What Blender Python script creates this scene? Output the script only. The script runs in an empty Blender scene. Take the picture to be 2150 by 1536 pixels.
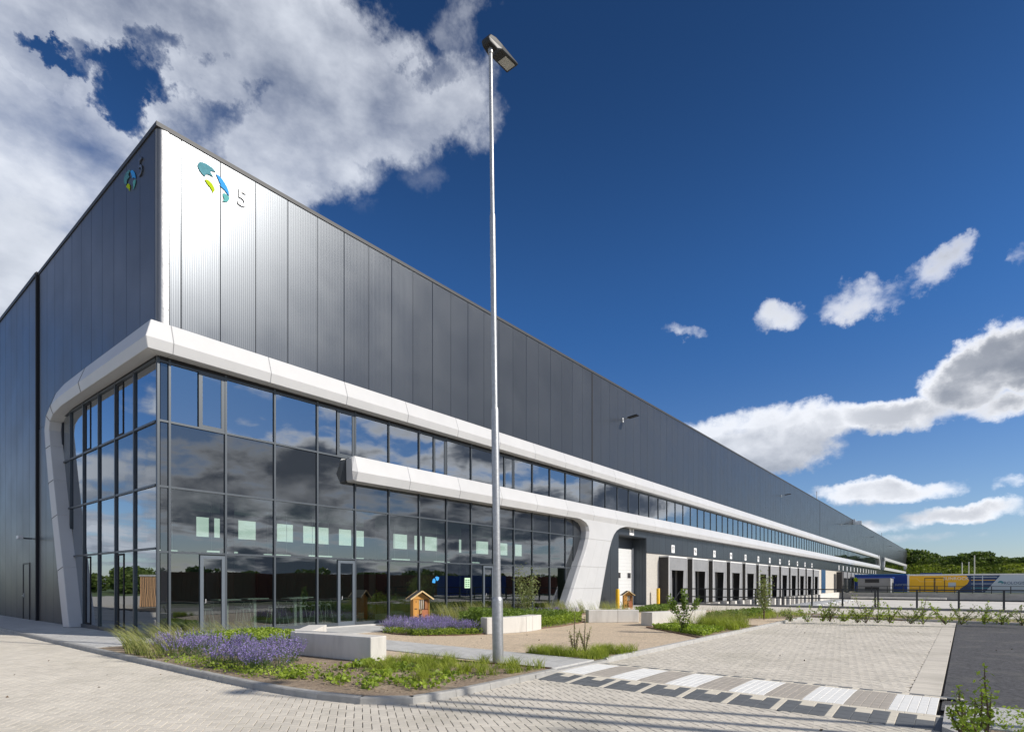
import bpy, math, random
import numpy as np
from mathutils import Vector, Matrix
R = random.Random(7)
scene = bpy.context.scene
COL = scene.collection
rad = math.radians

# ------------------------------------------------------------------ camera
TH = rad(38.46); VX, VY = math.cos(TH), math.sin(TH)
CAM = Vector((-6.54, -18.3, 1.6)); FPX = 1196.0
cam = bpy.data.cameras.new('camera'); cam.sensor_width = 36; cam.lens = 36 * FPX / 2150
cam.shift_y = (1224 - 768) / 2150; cam.clip_end = 6000; cam.clip_start = .1
camo = bpy.data.objects.new('camera', cam); COL.objects.link(camo)
camo.location = CAM; camo.rotation_euler = (rad(90), 0, TH - rad(90)); scene.camera = camo

# ------------------------------------------------------------------ light
SUN = Vector((.34, -1.0, .71)).normalized()
scene.view_settings.view_transform = 'Standard'; scene.view_settings.look = 'None'
scene.view_settings.exposure = .15; scene.view_settings.gamma = 1
try: scene.view_settings.use_curve_mapping = False
except Exception: pass
sl = bpy.data.lights.new('sun', 'SUN'); sl.energy = 4.3; sl.angle = rad(.53); sl.color = (1, .93, .83)
so = bpy.data.objects.new('sun', sl); COL.objects.link(so)
so.rotation_euler = SUN.to_track_quat('Z', 'Y').to_euler()

def raydir(px, py):
    a = (px - 1075) / FPX; b = (1224 - py) / FPX
    return Vector((VX + VY * a, VY - VX * a, b)).normalized()

class NT:
    """small helper for node trees"""
    def __init__(s, tree): s.t = tree; s.n = tree.nodes; s.l = tree.links
    def new(s, typ, **kw):
        nd = s.n.new(typ)
        for k, v in kw.items(): setattr(nd, k, v)
        return nd
    def put(s, sock, v):
        if isinstance(v, bpy.types.NodeSocket): s.l.new(v, sock)
        elif v is not None: sock.default_value = v
    def m(s, op, a, b=None, c=None, clamp=False):
        nd = s.new('ShaderNodeMath', operation=op, use_clamp=clamp)
        s.put(nd.inputs[0], a)
        if b is not None: s.put(nd.inputs[1], b)
        if c is not None: s.put(nd.inputs[2], c)
        return nd.outputs[0]
    def v(s, op, a, b=None, scale=None):
        nd = s.new('ShaderNodeVectorMath', operation=op)
        s.put(nd.inputs[0], a)
        if b is not None: s.put(nd.inputs[1], b)
        if scale is not None: s.put(nd.inputs['Scale'], scale)
        return nd.outputs['Value'] if op in ('DOT_PRODUCT', 'LENGTH') else nd.outputs['Vector']
    def noise(s, vec, scale, detail=4, rough=.55, out='Fac', dist=0):
        nd = s.new('ShaderNodeTexNoise'); s.put(nd.inputs['Vector'], vec)
        nd.inputs['Scale'].default_value = scale; nd.inputs['Detail'].default_value = detail
        nd.inputs['Roughness'].default_value = rough; nd.inputs['Distortion'].default_value = dist
        return nd.outputs[out]
    def mix(s, fac, a, b, blend='MIX'):
        nd = s.new('ShaderNodeMix', data_type='RGBA', blend_type=blend)
        s.put(nd.inputs[0], fac); s.put(nd.inputs[6], a); s.put(nd.inputs[7], b)
        return nd.outputs[2]
    def ramp(s, x, lo, hi, a=0., b=1., smooth=True):
        nd = s.new('ShaderNodeMapRange', interpolation_type='SMOOTHSTEP' if smooth else 'LINEAR')
        s.put(nd.inputs[0], x); nd.inputs[1].default_value = lo; nd.inputs[2].default_value = hi
        nd.inputs[3].default_value = a; nd.inputs[4].default_value = b
        return nd.outputs[0]

# ---- sky: Nishita with cumulus clouds laid over it by direction
world = bpy.data.worlds.new('World'); scene.world = world; world.use_nodes = True
W = NT(world.node_tree); W.n.clear()
SKYK = .10
sky = W.new('ShaderNodeTexSky', sky_type='NISHITA'); sky.sun_disc = False
sky.sun_elevation = math.asin(SUN.z); sky.sun_rotation = math.atan2(SUN.x, SUN.y)
sky.air_density = 1.0; sky.dust_density = .35; sky.ozone_density = 3.0; sky.altitude = 0
gd = W.new('ShaderNodeNewGeometry') if False else W.new('ShaderNodeTexCoord')
D0 = gd.outputs['Generated']
# (px, py, half width, half height, weight): cloud banks by where they stand in the sky
BANKS = [(60, 60, 420, 230, 1.5), (450, 60, 440, 190, 1.6), (700, 170, 270, 200, 1.6), (870, 200, 160, 130, 1.25),
         (60, 330, 280, 240, 1.6), (330, 380, 330, 160, 1.4), (600, 330, 170, 110, 1.3), (0, 560, 300, 240, 1.5),
         (940, 90, 70, 90, .55), (870, 380, 60, 60, .35), (760, 470, 80, 50, .3),
         (1560, 925, 150, 62, 1.1), (1710, 900, 90, 45, .9), (1860, 868, 135, 36, .85), (1640, 955, 120, 40, .9),
         (2045, 795, 110, 68, 1.1), (2155, 745, 105, 75, 1.1), (2100, 845, 100, 34, .8),
         (1860, 1020, 160, 24, .9), (2010, 1068, 180, 22, .75), (1830, 1092, 130, 20, .6), (2130, 1010, 60, 14, .35),
         (1650, 652, 75, 34, .7), (1815, 622, 85, 46, .75), (1905, 610, 70, 34, .5), (1990, 585, 68, 42, .75), (1440, 682, 52, 20, .45),
         (2150, 560, 25, 26, .35), (1950, 1122, 160, 16, .35)]
HOLES = [(105, 76, 48, 26, .62), (160, 96, 52, 26, .62), (275, 196, 66, 48, .85), (312, 150, 50, 44, .75), (252, 128, 46, 26, .5), (345, 96, 60, 34, .42), (220, 92, 50, 24, .3), (895, 112, 45, 40, .35), (925, 165, 40, 30, .25)]
def local(c_px, c_py, rx, ry):
    c = raydir(c_px, c_py); h = Vector((c.y, -c.x, 0)).normalized(); u = h.cross(c).normalized()
    a = abs((raydir(c_px + rx, c_py) - c).dot(h)); b = abs((raydir(c_px, c_py - ry) - c).dot(u))
    return c, h / max(a, 1e-3), u / max(b, 1e-3)
def density(vec):
    sp0 = W.new('ShaderNodeSeparateXYZ'); W.put(sp0.inputs[0], vec)
    wv = W.noise(vec, 5.6, 9, .64, out='Color')
    wv = W.v('SUBTRACT', wv, (.5, .5, .5)); wv = W.v('SCALE', wv, scale=W.ramp(sp0.outputs[2], .12, .55, .09, .24))
    d = W.v('ADD', vec, wv)
    def bump(item):
        c, h, u = local(*item[:4]); q = W.v('SUBTRACT', d, tuple(c))
        x = W.v('DOT_PRODUCT', q, tuple(h)); y = W.v('DOT_PRODUCT', q, tuple(u))
        r = W.m('ADD', W.m('MULTIPLY', x, x), W.m('MULTIPLY', y, y))
        return W.m('MULTIPLY', W.m('SUBTRACT', 1.0, W.m('MULTIPLY', r, .75)), item[4])
    acc = None
    for it in BANKS:
        b = bump(it); b = W.m('MAXIMUM', b, -.6)
        if acc is None: acc = b
        else:
            nd = W.new('ShaderNodeMath', operation='SMOOTH_MAX'); W.put(nd.inputs[0], acc); W.put(nd.inputs[1], b); nd.inputs[2].default_value = .12
            acc = nd.outputs[0]
    acc = W.m('MINIMUM', acc, .80)
    for it in HOLES:
        acc = W.m('SUBTRACT', acc, W.m('MULTIPLY', W.m('MAXIMUM', bump(it), 0), 1.25))
    # the half of the sky behind the camera: broken cumulus
    behind = W.ramp(W.v('DOT_PRODUCT', vec, (VX, VY, 0)), .58, .40)
    sp = W.new('ShaderNodeSeparateXYZ'); W.put(sp.inputs[0], vec)
    zz = W.m('ADD', W.m('MAXIMUM', sp.outputs[2], 0), .16)
    cb = W.new('ShaderNodeCombineXYZ'); W.put(cb.inputs[0], W.m('DIVIDE', sp.outputs[0], zz)); W.put(cb.inputs[1], W.m('DIVIDE', sp.outputs[1], zz))
    big = W.noise(cb.outputs[0], .85, 6, .55)
    gen = W.m('MULTIPLY', W.m('SUBTRACT', big, .44), 8.0)
    gen = W.m('MINIMUM', gen, .95)
    acc = W.m('MAXIMUM', acc, W.m('SUBTRACT', W.m('MULTIPLY', W.m('ADD', gen, .8), behind), .8))
    st = W.v('MULTIPLY', vec, (1, 1, 1.7))
    fine = W.noise(st, 7.0, 12, .565)
    amp = W.ramp(sp.outputs[2], .22, .6, 2.7, 1.75)
    return W.m('ADD', acc, W.m('MULTIPLY', W.m('SUBTRACT', fine, .5), amp)), fine
Dn, fine0 = density(D0)
offs = Vector((SUN.x * .4, SUN.y * .25, .75)).normalized() * .035
Dl, _ = density(W.v('ADD', D0, tuple(offs)))
szd = W.new('ShaderNodeSeparateXYZ'); W.put(szd.inputs[0], D0)
wid_ = W.ramp(szd.outputs[2], .25, .60, .65, 1.35)
alpha = W.m('DIVIDE', W.m('SUBTRACT', Dn, .05), wid_, clamp=True)
alpha = W.ramp(alpha, 0, 1)
grad = W.m('SUBTRACT', Dn, Dl)
lit = W.m('ADD', W.ramp(szd.outputs[2], .2, .5, .46, .76), W.m('MULTIPLY', grad, W.ramp(szd.outputs[2], .2, .5, 1.0, .55)), clamp=True)
thick = W.ramp(Dn, .75, 1.9)
lit = W.m('SUBTRACT', lit, W.m('MULTIPLY', thick, .20), clamp=True)
# towards the sun the clouds stand against the light: bright rims, dark bodies
sunward = W.ramp(W.v('DOT_PRODUCT', D0, tuple(SUN)), -.05, .6)
rim = W.ramp(Dn, .25, 1.15, 1.0, .0)
nd_ = W.new('ShaderNodeMix', data_type='FLOAT'); W.put(nd_.inputs[0], sunward); W.put(nd_.inputs[2], lit); W.put(nd_.inputs[3], rim); lit = nd_.outputs[0]
cloudc = W.mix(lit, W.mix(sunward, (3.0, 3.45, 4.3, 1), (1.3, 1.6, 2.2, 1)), W.mix(sunward, (7.5, 7.9, 8.7, 1), (12, 12, 12.2, 1)))
tint = W.mix(1.0, sky.outputs[0], (.27, .55, .88, 1), 'MULTIPLY')
# towards the horizon the blue pales
sz = W.new('ShaderNodeSeparateXYZ'); W.put(sz.inputs[0], D0)
low = W.ramp(sz.outputs[2], .0, .42, 1, 0)
tint = W.mix(low, tint, W.mix(1.0, sky.outputs[0], (.74, .80, .95, 1), 'MULTIPLY'))
tint = W.mix(1.0, tint, W.v('SCALE', (1, 1, 1), scale=W.ramp(szd.outputs[2], .36, .75, 1.08, .64)), 'MULTIPLY')
skyc = W.mix(alpha, tint, cloudc)
bg = W.new('ShaderNodeBackground'); W.put(bg.inputs[0], skyc); bg.inputs[1].default_value = SKYK
wo = W.new('ShaderNodeOutputWorld'); W.l.new(bg.outputs[0], wo.inputs[0])

# ------------------------------------------------------------------ helpers
def G(px, py, z=0):
    a = (px - 1075) / FPX; b = (1224 - py) / FPX
    t = (z - CAM.z) / b
    return (CAM.x + t * (VX + VY * a), CAM.y + t * (VY - VX * a))
def tag(o, label=None, cat=None, group=None, kind=None):
    if label: o['label'] = label
    if cat: o['category'] = cat
    if group: o['group'] = group
    if kind: o['kind'] = kind
    return o
def empty(name, loc=(0, 0, 0), rz=0.):
    o = bpy.data.objects.new(name, None); COL.objects.link(o); o.location = loc; o.rotation_euler.z = rz
    o.empty_display_size = .3
    return o
def link(name, me, parent=None, loc=None, rz=0.):
    o = bpy.data.objects.new(name, me); COL.objects.link(o)
    if parent is not None: o.parent = parent
    if loc is not None: o.location = loc
    if rz: o.rotation_euler.z = rz
    return o
def copy_tree(o, parent=None):
    c = o.copy(); COL.objects.link(c); c.parent = parent
    for ch in list(o.children): copy_tree(ch, c)
    return c
class MB:
    def __init__(s): s.v = []; s.f = []; s.mi = []; s.sm = []
    def add(s, vs, fs, mi=0, smooth=False):
        n = len(s.v); s.v += [tuple(p) for p in vs]
        for f in fs: s.f.append(tuple(i + n for i in f)); s.mi.append(mi); s.sm.append(smooth)
        return s
    def box(s, x0, y0, z0, x1, y1, z1, mi=0):
        vs = [(x0, y0, z0), (x1, y0, z0), (x1, y1, z0), (x0, y1, z0), (x0, y0, z1), (x1, y0, z1), (x1, y1, z1), (x0, y1, z1)]
        return s.add(vs, [(0, 3, 2, 1), (4, 5, 6, 7), (0, 1, 5, 4), (1, 2, 6, 5), (2, 3, 7, 6), (3, 0, 4, 7)], mi)
    def prism(s, pts, z0, z1, mi=0):
        n = len(pts)
        if sum(pts[i][0] * pts[(i + 1) % n][1] - pts[(i + 1) % n][0] * pts[i][1] for i in range(n)) < 0: pts = pts[::-1]
        vs = [(p[0], p[1], z0) for p in pts] + [(p[0], p[1], z1) for p in pts]
        fs = [tuple(range(n))[::-1], tuple(range(n, 2 * n))] + [(i, (i + 1) % n, (i + 1) % n + n, i + n) for i in range(n)]
        return s.add(vs, fs, mi)
    def sheet(s, pts, z, mi=0):
        n = len(pts)
        if sum(pts[i][0] * pts[(i + 1) % n][1] - pts[(i + 1) % n][0] * pts[i][1] for i in range(n)) < 0: pts = pts[::-1]
        return s.add([(p[0], p[1], z) for p in pts], [tuple(range(n))], mi)
    def tube(s, pts, r, n=8, mi=0, caps=True, smooth=True):
        pts = [Vector(p) for p in pts]; rs = r if isinstance(r, (list, tuple)) else [r] * len(pts)
        vs = []; fs = []
        up = Vector((0, 0, 1)); prev = None
        for i, p in enumerate(pts):
            t = (pts[min(i + 1, len(pts) - 1)] - pts[max(i - 1, 0)]).normalized()
            a = (prev - t * prev.dot(t)) if prev is not None else t.cross(up if abs(t.z) < .95 else Vector((1, 0, 0)))
            a.normalize(); prev = a; b = t.cross(a)
            for k in range(n):
                an = 2 * math.pi * k / n; vs.append(p + (a * math.cos(an) + b * math.sin(an)) * rs[i])
        for i in range(len(pts) - 1):
            for k in range(n): fs.append((i * n + k, i * n + (k + 1) % n, (i + 1) * n + (k + 1) % n, (i + 1) * n + k))
        s.add(vs, fs, mi, smooth)
        if caps:
            m = len(pts) - 1
            s.add(vs[:n], [tuple(range(n))[::-1]], mi); s.add(vs[m * n:], [tuple(range(n))], mi)
        return s
    def bar(s, a, b, w, h=None, mi=0):
        """square bar from a to b"""
        a = Vector(a); b = Vector(b); t = (b - a).normalized(); h = h or w
        u = t.cross(Vector((0, 0, 1)) if abs(t.z) < .95 else Vector((1, 0, 0))).normalized(); q = t.cross(u)
        c = [u * x * w / 2 + q * y * h / 2 for x, y in ((-1, -1), (1, -1), (1, 1), (-1, 1))]
        vs = [a + k for k in c] + [b + k for k in c]
        return s.add(vs, [(0, 3, 2, 1), (4, 5, 6, 7), (0, 1, 5, 4), (1, 2, 6, 5), (2, 3, 7, 6), (3, 0, 4, 7)], mi)
    def mesh(s, name, mats):
        me = bpy.data.meshes.new(name); me.from_pydata(s.v, [], s.f)
        for m_ in (mats if isinstance(mats, (list, tuple)) else [mats]): me.materials.append(m_)
        if len(s.f):
            me.polygons.foreach_set('material_index', s.mi); me.polygons.foreach_set('use_smooth', s.sm)
        me.update(); return me
    def build(s, name, mats, parent=None, loc=None, rz=0.): return link(name, s.mesh(name, mats), parent, loc, rz)
def bevel(o, w, seg=2):
    md = o.modifiers.new('bevel', 'BEVEL'); md.width = w; md.segments = seg; md.limit_method = 'ANGLE'; md.angle_limit = rad(35)
    return o
def grid_mesh(name, quads, mats, mi=None, smooth=False):
    """fast mesh from numpy array of quads (n,4,3)"""
    q = np.asarray(quads, dtype=np.float64); n = len(q)
    me = bpy.data.meshes.new(name); me.vertices.add(n * 4); me.vertices.foreach_set('co', q.reshape(-1))
    me.loops.add(n * 4); me.loops.foreach_set('vertex_index', np.arange(n * 4))
    me.polygons.add(n); me.polygons.foreach_set('loop_start', np.arange(n) * 4); me.polygons.foreach_set('loop_total', np.full(n, 4))
    for m_ in (mats if isinstance(mats, (list, tuple)) else [mats]): me.materials.append(m_)
    if mi is not None: me.polygons.foreach_set('material_index', np.asarray(mi, dtype=np.int32))
    me.update(calc_edges=True); me.shade_flat(); return me

# ------------------------------------------------------------------ materials
def mat(name, color, rough=.6, metal=0., spec=.5, var=0., vscale=3., bump=0., bscale=40., island=0., obj=0., coat=0., aniso=0., dirt=None, dscale=.6, damt=.5, world=True, stretch=None):
    m_ = bpy.data.materials.new(name); m_.use_nodes = True; T = NT(m_.node_tree)
    p = T.n['Principled BSDF']; c = tuple(color) + (1,)
    p.inputs['Roughness'].default_value = rough; p.inputs['Metallic'].default_value = metal
    p.inputs['Specular IOR Level'].default_value = spec; p.inputs['Coat Weight'].default_value = coat
    p.inputs['Anisotropic'].default_value = aniso
    p.inputs['Base Color'].default_value = c
    out = None
    if world: pos = T.new('ShaderNodeNewGeometry').outputs['Position']
    else: pos = T.new('ShaderNodeTexCoord').outputs['Object']
    if stretch: pos = T.v('MULTIPLY', pos, stretch)
    if var:
        nz = T.noise(pos, vscale, 5, .6); k = T.ramp(nz, .3, .7, 1 - var, 1 + var, False)
        out = T.mix(1.0, c, T.v('SCALE', (1, 1, 1), scale=k), 'MULTIPLY')
    if island:
        g = T.new('ShaderNodeNewGeometry'); k = T.ramp(g.outputs['Random Per Island'], 0, 1, 1 - island, 1 + island, False)
        out = T.mix(1.0, out or c, T.v('SCALE', (1, 1, 1), scale=k), 'MULTIPLY')
    if obj:
        g = T.new('ShaderNodeObjectInfo'); k = T.ramp(g.outputs['Random'], 0, 1, 1 - obj, 1 + obj, False)
        out = T.mix(1.0, out or c, T.v('SCALE', (1, 1, 1), scale=k), 'MULTIPLY')
    if dirt:
        nz = T.noise(pos, dscale, 8, .65); k = T.ramp(nz, .48, .72)
        out = T.mix(T.m('MULTIPLY', k, damt), out or c, tuple(dirt) + (1,))
    if out is not None: T.put(p.inputs['Base Color'], out)
    if bump:
        nz = T.noise(pos, bscale, 4, .6); b = T.new('ShaderNodeBump'); b.inputs['Strength'].default_value = bump
        b.inputs['Distance'].default_value = .02; T.put(b.inputs['Height'], nz); T.put(p.inputs['Normal'], b.outputs[0])
    return m_
def leafmat(name, c1, c2, rough=.55, trans=.35, vscale=3.):
    m_ = bpy.data.materials.new(name); m_.use_nodes = True; T = NT(m_.node_tree); p = T.n['Principled BSDF']
    g = T.new('ShaderNodeNewGeometry'); k = g.outputs['Random Per Island']
    nz = T.ramp(T.noise(g.outputs['Position'], vscale, 3), .35, .65)
    f = T.m('ADD', T.m('MULTIPLY', k, .6), T.m('MULTIPLY', nz, .4), clamp=True)
    col = T.mix(f, tuple(c1) + (1,), tuple(c2) + (1,))
    T.put(p.inputs['Base Color'], col); p.inputs['Roughness'].default_value = rough; p.inputs['Specular IOR Level'].default_value = .3
    tr = T.new('ShaderNodeBsdfTranslucent'); T.put(tr.inputs[0], T.mix(1.0, col, (1.2, 1.3, .6, 1), 'MULTIPLY'))
    ms = T.new('ShaderNodeMixShader'); ms.inputs[0].default_value = trans
    T.l.new(p.outputs[0], ms.inputs[1]); T.l.new(tr.outputs[0], ms.inputs[2])
    T.l.new(ms.outputs[0], T.n['Material Output'].inputs[0]); return m_
def glassmat(name, tintc, refl, opaque=None, wob=.0022):
    m_ = bpy.data.materials.new(name); m_.use_nodes = True; T = NT(m_.node_tree); T.n.remove(T.n['Principled BSDF'])
    pos = T.new('ShaderNodeNewGeometry'); oi = T.new('ShaderNodeObjectInfo')
    b = T.new('ShaderNodeBump'); b.inputs['Strength'].default_value = 1; b.inputs['Distance'].default_value = wob
    pv = T.v('ADD', pos.outputs['Position'], T.v('SCALE', (17, 5, 9), scale=oi.outputs['Random']))
    T.put(b.inputs['Height'], T.noise(pv, .9, 1, .4))
    gl = T.new('ShaderNodeBsdfGlossy'); gl.inputs['Roughness'].default_value = 0.0; gl.inputs['Color'].default_value = (.90, .95, 1, 1); T.l.new(b.outputs[0], gl.inputs['Normal'])
    if opaque:
        tr = T.new('ShaderNodeBsdfDiffuse'); tr.inputs[0].default_value = tuple(opaque) + (1,)
    else:
        tr = T.new('ShaderNodeBsdfTransparent'); tr.inputs[0].default_value = tuple(tintc) + (1,)
    cs = T.m('ABSOLUTE', T.v('DOT_PRODUCT', pos.outputs['Incoming'], pos.outputs['Normal']))
    fr = T.m('POWER', T.m('SUBTRACT', 1.0, cs, clamp=True), 4.0)
    fac = T.m('ADD', T.m('MULTIPLY', fr, 1 - refl), refl, clamp=True)
    fac = T.m('MULTIPLY', fac, T.m('SUBTRACT', 1.0, pos.outputs['Backfacing']))
    ms = T.new('ShaderNodeMixShader'); T.put(ms.inputs[0], fac)
    T.l.new(tr.outputs[0], ms.inputs[1]); T.l.new(gl.outputs[0], ms.inputs[2]); T.l.new(ms.outputs[0], T.n['Material Output'].inputs[0])
    return m_
def emitmat(name, c, k):
    m_ = bpy.data.materials.new(name); m_.use_nodes = True; T = NT(m_.node_tree); p = T.n['Principled BSDF']
    p.inputs['Base Color'].default_value = tuple(c) + (1,); p.inputs['Emission Color'].default_value = tuple(c) + (1,); p.inputs['Emission Strength'].default_value = k
    return m_
def ribmat(name, color, rough, metal, pitch=.05, axis=0, depth=.004, spec=.5, damt=0., aniso=0.):
    """metal sheet with fine vertical micro ribs"""
    m_ = bpy.data.materials.new(name); m_.use_nodes = True; T = NT(m_.node_tree); p = T.n['Principled BSDF']
    p.inputs['Roughness'].default_value = rough; p.inputs['Metallic'].default_value = metal; p.inputs['Specular IOR Level'].default_value = spec
    g = T.new('ShaderNodeNewGeometry'); s = T.new('ShaderNodeSeparateXYZ'); T.put(s.inputs[0], g.outputs['Position'])
    w = T.m('SINE', T.m('MULTIPLY', s.outputs[axis], 2 * math.pi / pitch))
    w = T.ramp(w, .1, .8); big = T.noise(g.outputs['Position'], .5, 2)
    b = T.new('ShaderNodeBump'); b.inputs['Strength'].default_value = 1; b.inputs['Distance'].default_value = depth
    T.put(b.inputs['Height'], w); T.put(p.inputs['Normal'], b.outputs[0])
    oi = T.new('ShaderNodeObjectInfo'); k = T.ramp(oi.outputs['Random'], 0, 1, .965, 1.035, False)
    k2 = T.m('MULTIPLY', k, T.ramp(w, 0, 1, .93, 1.05, False))
    col = T.mix(1.0, tuple(color) + (1,), T.v('SCALE', (1, 1, 1), scale=k2), 'MULTIPLY')
    T.put(p.inputs['Base Color'], col); T.put(p.inputs['Roughness'], T.ramp(big, .3, .7, rough - .03, rough + .04, False))
    return m_

M = {}
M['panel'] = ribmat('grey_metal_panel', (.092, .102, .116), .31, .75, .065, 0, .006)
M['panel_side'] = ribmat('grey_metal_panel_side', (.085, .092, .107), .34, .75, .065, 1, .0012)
M['trim'] = mat('silver_corner_trim', (.17, .175, .185), .33, .85, var=.06, vscale=2, bump=.25, bscale=3)
M['coping'] = mat('dark_grey_coping', (.045, .048, .054), .55, .2)
M['joint'] = mat('black_joint', (.015, .015, .018), .8)
M['frame'] = mat('anthracite_frame', (.07, .084, .10), .42, .3)
M['band'] = mat('white_composite', (.53, .535, .545), .42, 0, .5, var=.04, vscale=.9, bump=.02, bscale=2.2, obj=.02)
M['band_joint'] = mat('band_gap', (.07, .07, .07), .8)
M['soffit'] = mat('soffit_grey', (.40, .40, .37), .6)
M['glass'] = glassmat('clear_coated_glass', (.56, .62, .59), .19)
M['glass_up'] = glassmat('upper_coated_glass', (.34, .40, .42), .34)
M['spandrel'] = glassmat('dark_spandrel_glass', None, .13, opaque=(.018, .021, .025))
M['glass_side'] = glassmat('side_coated_glass', (.36, .42, .42), .36)
M['concrete'] = mat('pale_concrete', (.62, .60, .56), .8, var=.07, vscale=4, bump=.25, bscale=60, dirt=(.33, .31, .28), dscale=1.6, damt=.45, stretch=(1, 1, .25))
M['stipple'] = mat('stippled_concrete', (.50, .48, .44), .9, var=.22, vscale=26, bump=.8, bscale=30)
M['wallconc'] = mat('retaining_concrete', (.33, .325, .31), .85, var=.14, vscale=.8, bump=.2, bscale=25, dirt=(.2, .2, .18), dscale=.7, damt=.5)
M['yard'] = mat('yard_concrete', (.62, .60, .56), .85, var=.06, vscale=.3, dirt=(.45, .43, .4), dscale=.15, damt=.5)
M['kerb'] = mat('kerb_concrete', (.42, .415, .40), .85, var=.12, vscale=6, bump=.4, bscale=80, obj=.08)
M['kerb_dark'] = mat('kerb_dark_concrete', (.36, .355, .34), .85, var=.15, vscale=6, bump=.4, bscale=80, obj=.08)  # same kerb concrete in a darker tone, for the left and corner runs
M['paver'] = mat('buff_paver', (.60, .558, .485), .85, var=.07, vscale=.6, bump=.2, bscale=120, island=.08, dirt=(.40, .375, .31), dscale=.45, damt=.6)
M['paver_one'] = mat('buff_paver_single', (.60, .558, .485), .85, var=.07, vscale=.6, bump=.2, bscale=120, obj=.08, dirt=(.40, .375, .31), dscale=.45, damt=.6)
M['grit'] = mat('joint_sand', (.05, .043, .036), .95, var=.25, vscale=14)
M['tile'] = mat('grey_tile', (.47, .47, .46), .85, var=.08, vscale=1.5, bump=.3, bscale=90, island=.06)
M['strip'] = mat('white_strip', (.68, .66, .62), .8, var=.05, vscale=4, bump=.2, bscale=50)
M['gravel'] = mat('gravel_bound', (.62, .50, .365), .9, var=.30, vscale=20, bump=1.0, bscale=85, dirt=(.40, .32, .23), dscale=.9, damt=.5)
M['soil'] = mat('bed_soil', (.27, .205, .145), .95, var=.4, vscale=16, bump=1.0, bscale=32, dirt=(.50, .41, .30), dscale=1.3, damt=.9)
M['asphalt'] = mat('asphalt', (.08, .08, .085), .85, var=.55, vscale=16, bump=.8, bscale=90, dirt=(.15, .145, .135), dscale=.8, damt=.75)
M['white_block'] = mat('white_block', (.78, .78, .76), .8, var=.03, vscale=9, bump=.2, bscale=80, island=.03)
M['cream_block'] = mat('cream_block', (.66, .61, .51), .85, var=.05, vscale=9, island=.05)
M['brown_block'] = mat('brown_block', (.40, .365, .32), .85, var=.08, vscale=9, island=.08)
M['dark_block'] = mat('dark_block', (.125, .135, .145), .8, var=.10, vscale=9, island=.12)
M['grass_ground'] = mat('grass_ground', (.075, .11, .03), .95, var=.45, vscale=.5, bump=.6, bscale=4)
M['galv'] = mat('galvanised_steel', (.40, .41, .42), .46, .75, var=.14, vscale=14, bump=.12, bscale=30, world=False)
M['black_metal'] = mat('black_metal', (.03, .034, .04), .45, .2)
M['dark_lamp'] = mat('dark_lamp_metal', (.025, .027, .03), .4, .3)
M['lens'] = mat('lamp_lens', (.45, .45, .42), .25)
M['yellow'] = mat('yellow_paint', (.78, .46, .01), .45, var=.05, vscale=8)
M['wood'] = mat('orange_wood', (.62, .30, .065), .6, var=.15, vscale=8, bump=.3, bscale=60, stretch=(1, 1, .2))
M['wood_dark'] = mat('brown_wood', (.33, .135, .045), .65, var=.2, vscale=8)
M['wood_pale'] = mat('pale_wood', (.72, .52, .26), .6, var=.1, vscale=9)
M['shingle'] = mat('roof_shingle', (.075, .07, .07), .8, var=.25, vscale=40)
M['brick_red'] = mat('terracotta', (.45, .17, .08), .8, var=.2, vscale=20)
M['bark'] = mat('bark', (.12, .085, .055), .9, var=.3, vscale=12)
M['white_metal'] = mat('white_metal', (.72, .73, .73), .45, .1)
M['rubber'] = mat('dock_curtain', (.235, .24, .25), .7, var=.1, vscale=2)
M['rubber_dark'] = mat('dock_side_curtain', (.05, .047, .045), .8, var=.2, vscale=3)
M['dock_black'] = mat('dock_opening', (.02, .021, .024), .5)
M['dock_edge'] = mat('dock_white_edge', (.75, .75, .74), .5)
M['door_blue'] = mat('blue_door', (.02, .07, .15), .4)
M['blue_box'] = mat('blue_cladding', (.01, .055, .33), .5, var=.04)
M['yellow_box'] = mat('yellow_wrap', (.90, .48, .01), .5, var=.03)
M['navy'] = mat('navy_wrap', (.02, .05, .14), .5, var=.3, vscale=.8)
M['pale_box'] = mat('pale_wrap', (.50, .56, .62), .5)
M['white_paint'] = mat('white_paint', (.8, .8, .8), .5)
M['ink'] = mat('ink', (.03, .03, .035), .6)
M['teal'] = mat('teal_sign', (.10, .27, .32), .9, 0, .08, var=.15, vscale=8)
M['teal2'] = mat('light_teal_sign', (.12, .40, .40), .9, 0, .08)
M['azure'] = mat('blue_sign', (.06, .33, .75), .9, 0, .08)
M['lime'] = mat('green_sign', (.42, .55, .02), .9, 0, .08)
M['cabin'] = mat('grey_cabin', (.25, .25, .25), .7, var=.05)
M['interior'] = mat('interior_wall', (.16, .19, .175), .8, var=.1, vscale=.6)
M['int_floor'] = mat('interior_floor', (.30, .32, .31), .35)
M['int_dark'] = mat('interior_dark', (.03, .03, .032), .8)
M['int_light'] = emitmat('lit_opening', (.88, 1.0, .90), 1.25)
M['red_box'] = mat('red_brown_container', (.17, .05, .035), .6, var=.1)
M['slats'] = mat('larch_slats', (.42, .25, .13), .7, island=.25, var=.1)
M['lav'] = leafmat('lavender_flowers', (.20, .14, .50), (.48, .38, .80), trans=.3)
M['lavleaf'] = leafmat('lavender_leaves', (.07, .12, .05), (.17, .24, .10))
M['grassy'] = leafmat('grass_blades', (.16, .23, .03), (.46, .50, .09))
M['grassy2'] = leafmat('feather_grass', (.13, .18, .05), (.46, .44, .18))
M['cover'] = leafmat('ground_cover_leaves', (.13, .20, .03), (.40, .50, .07))
M['cover_dark'] = leafmat('laurel_leaves', (.06, .11, .025), (.24, .33, .06))
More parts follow.
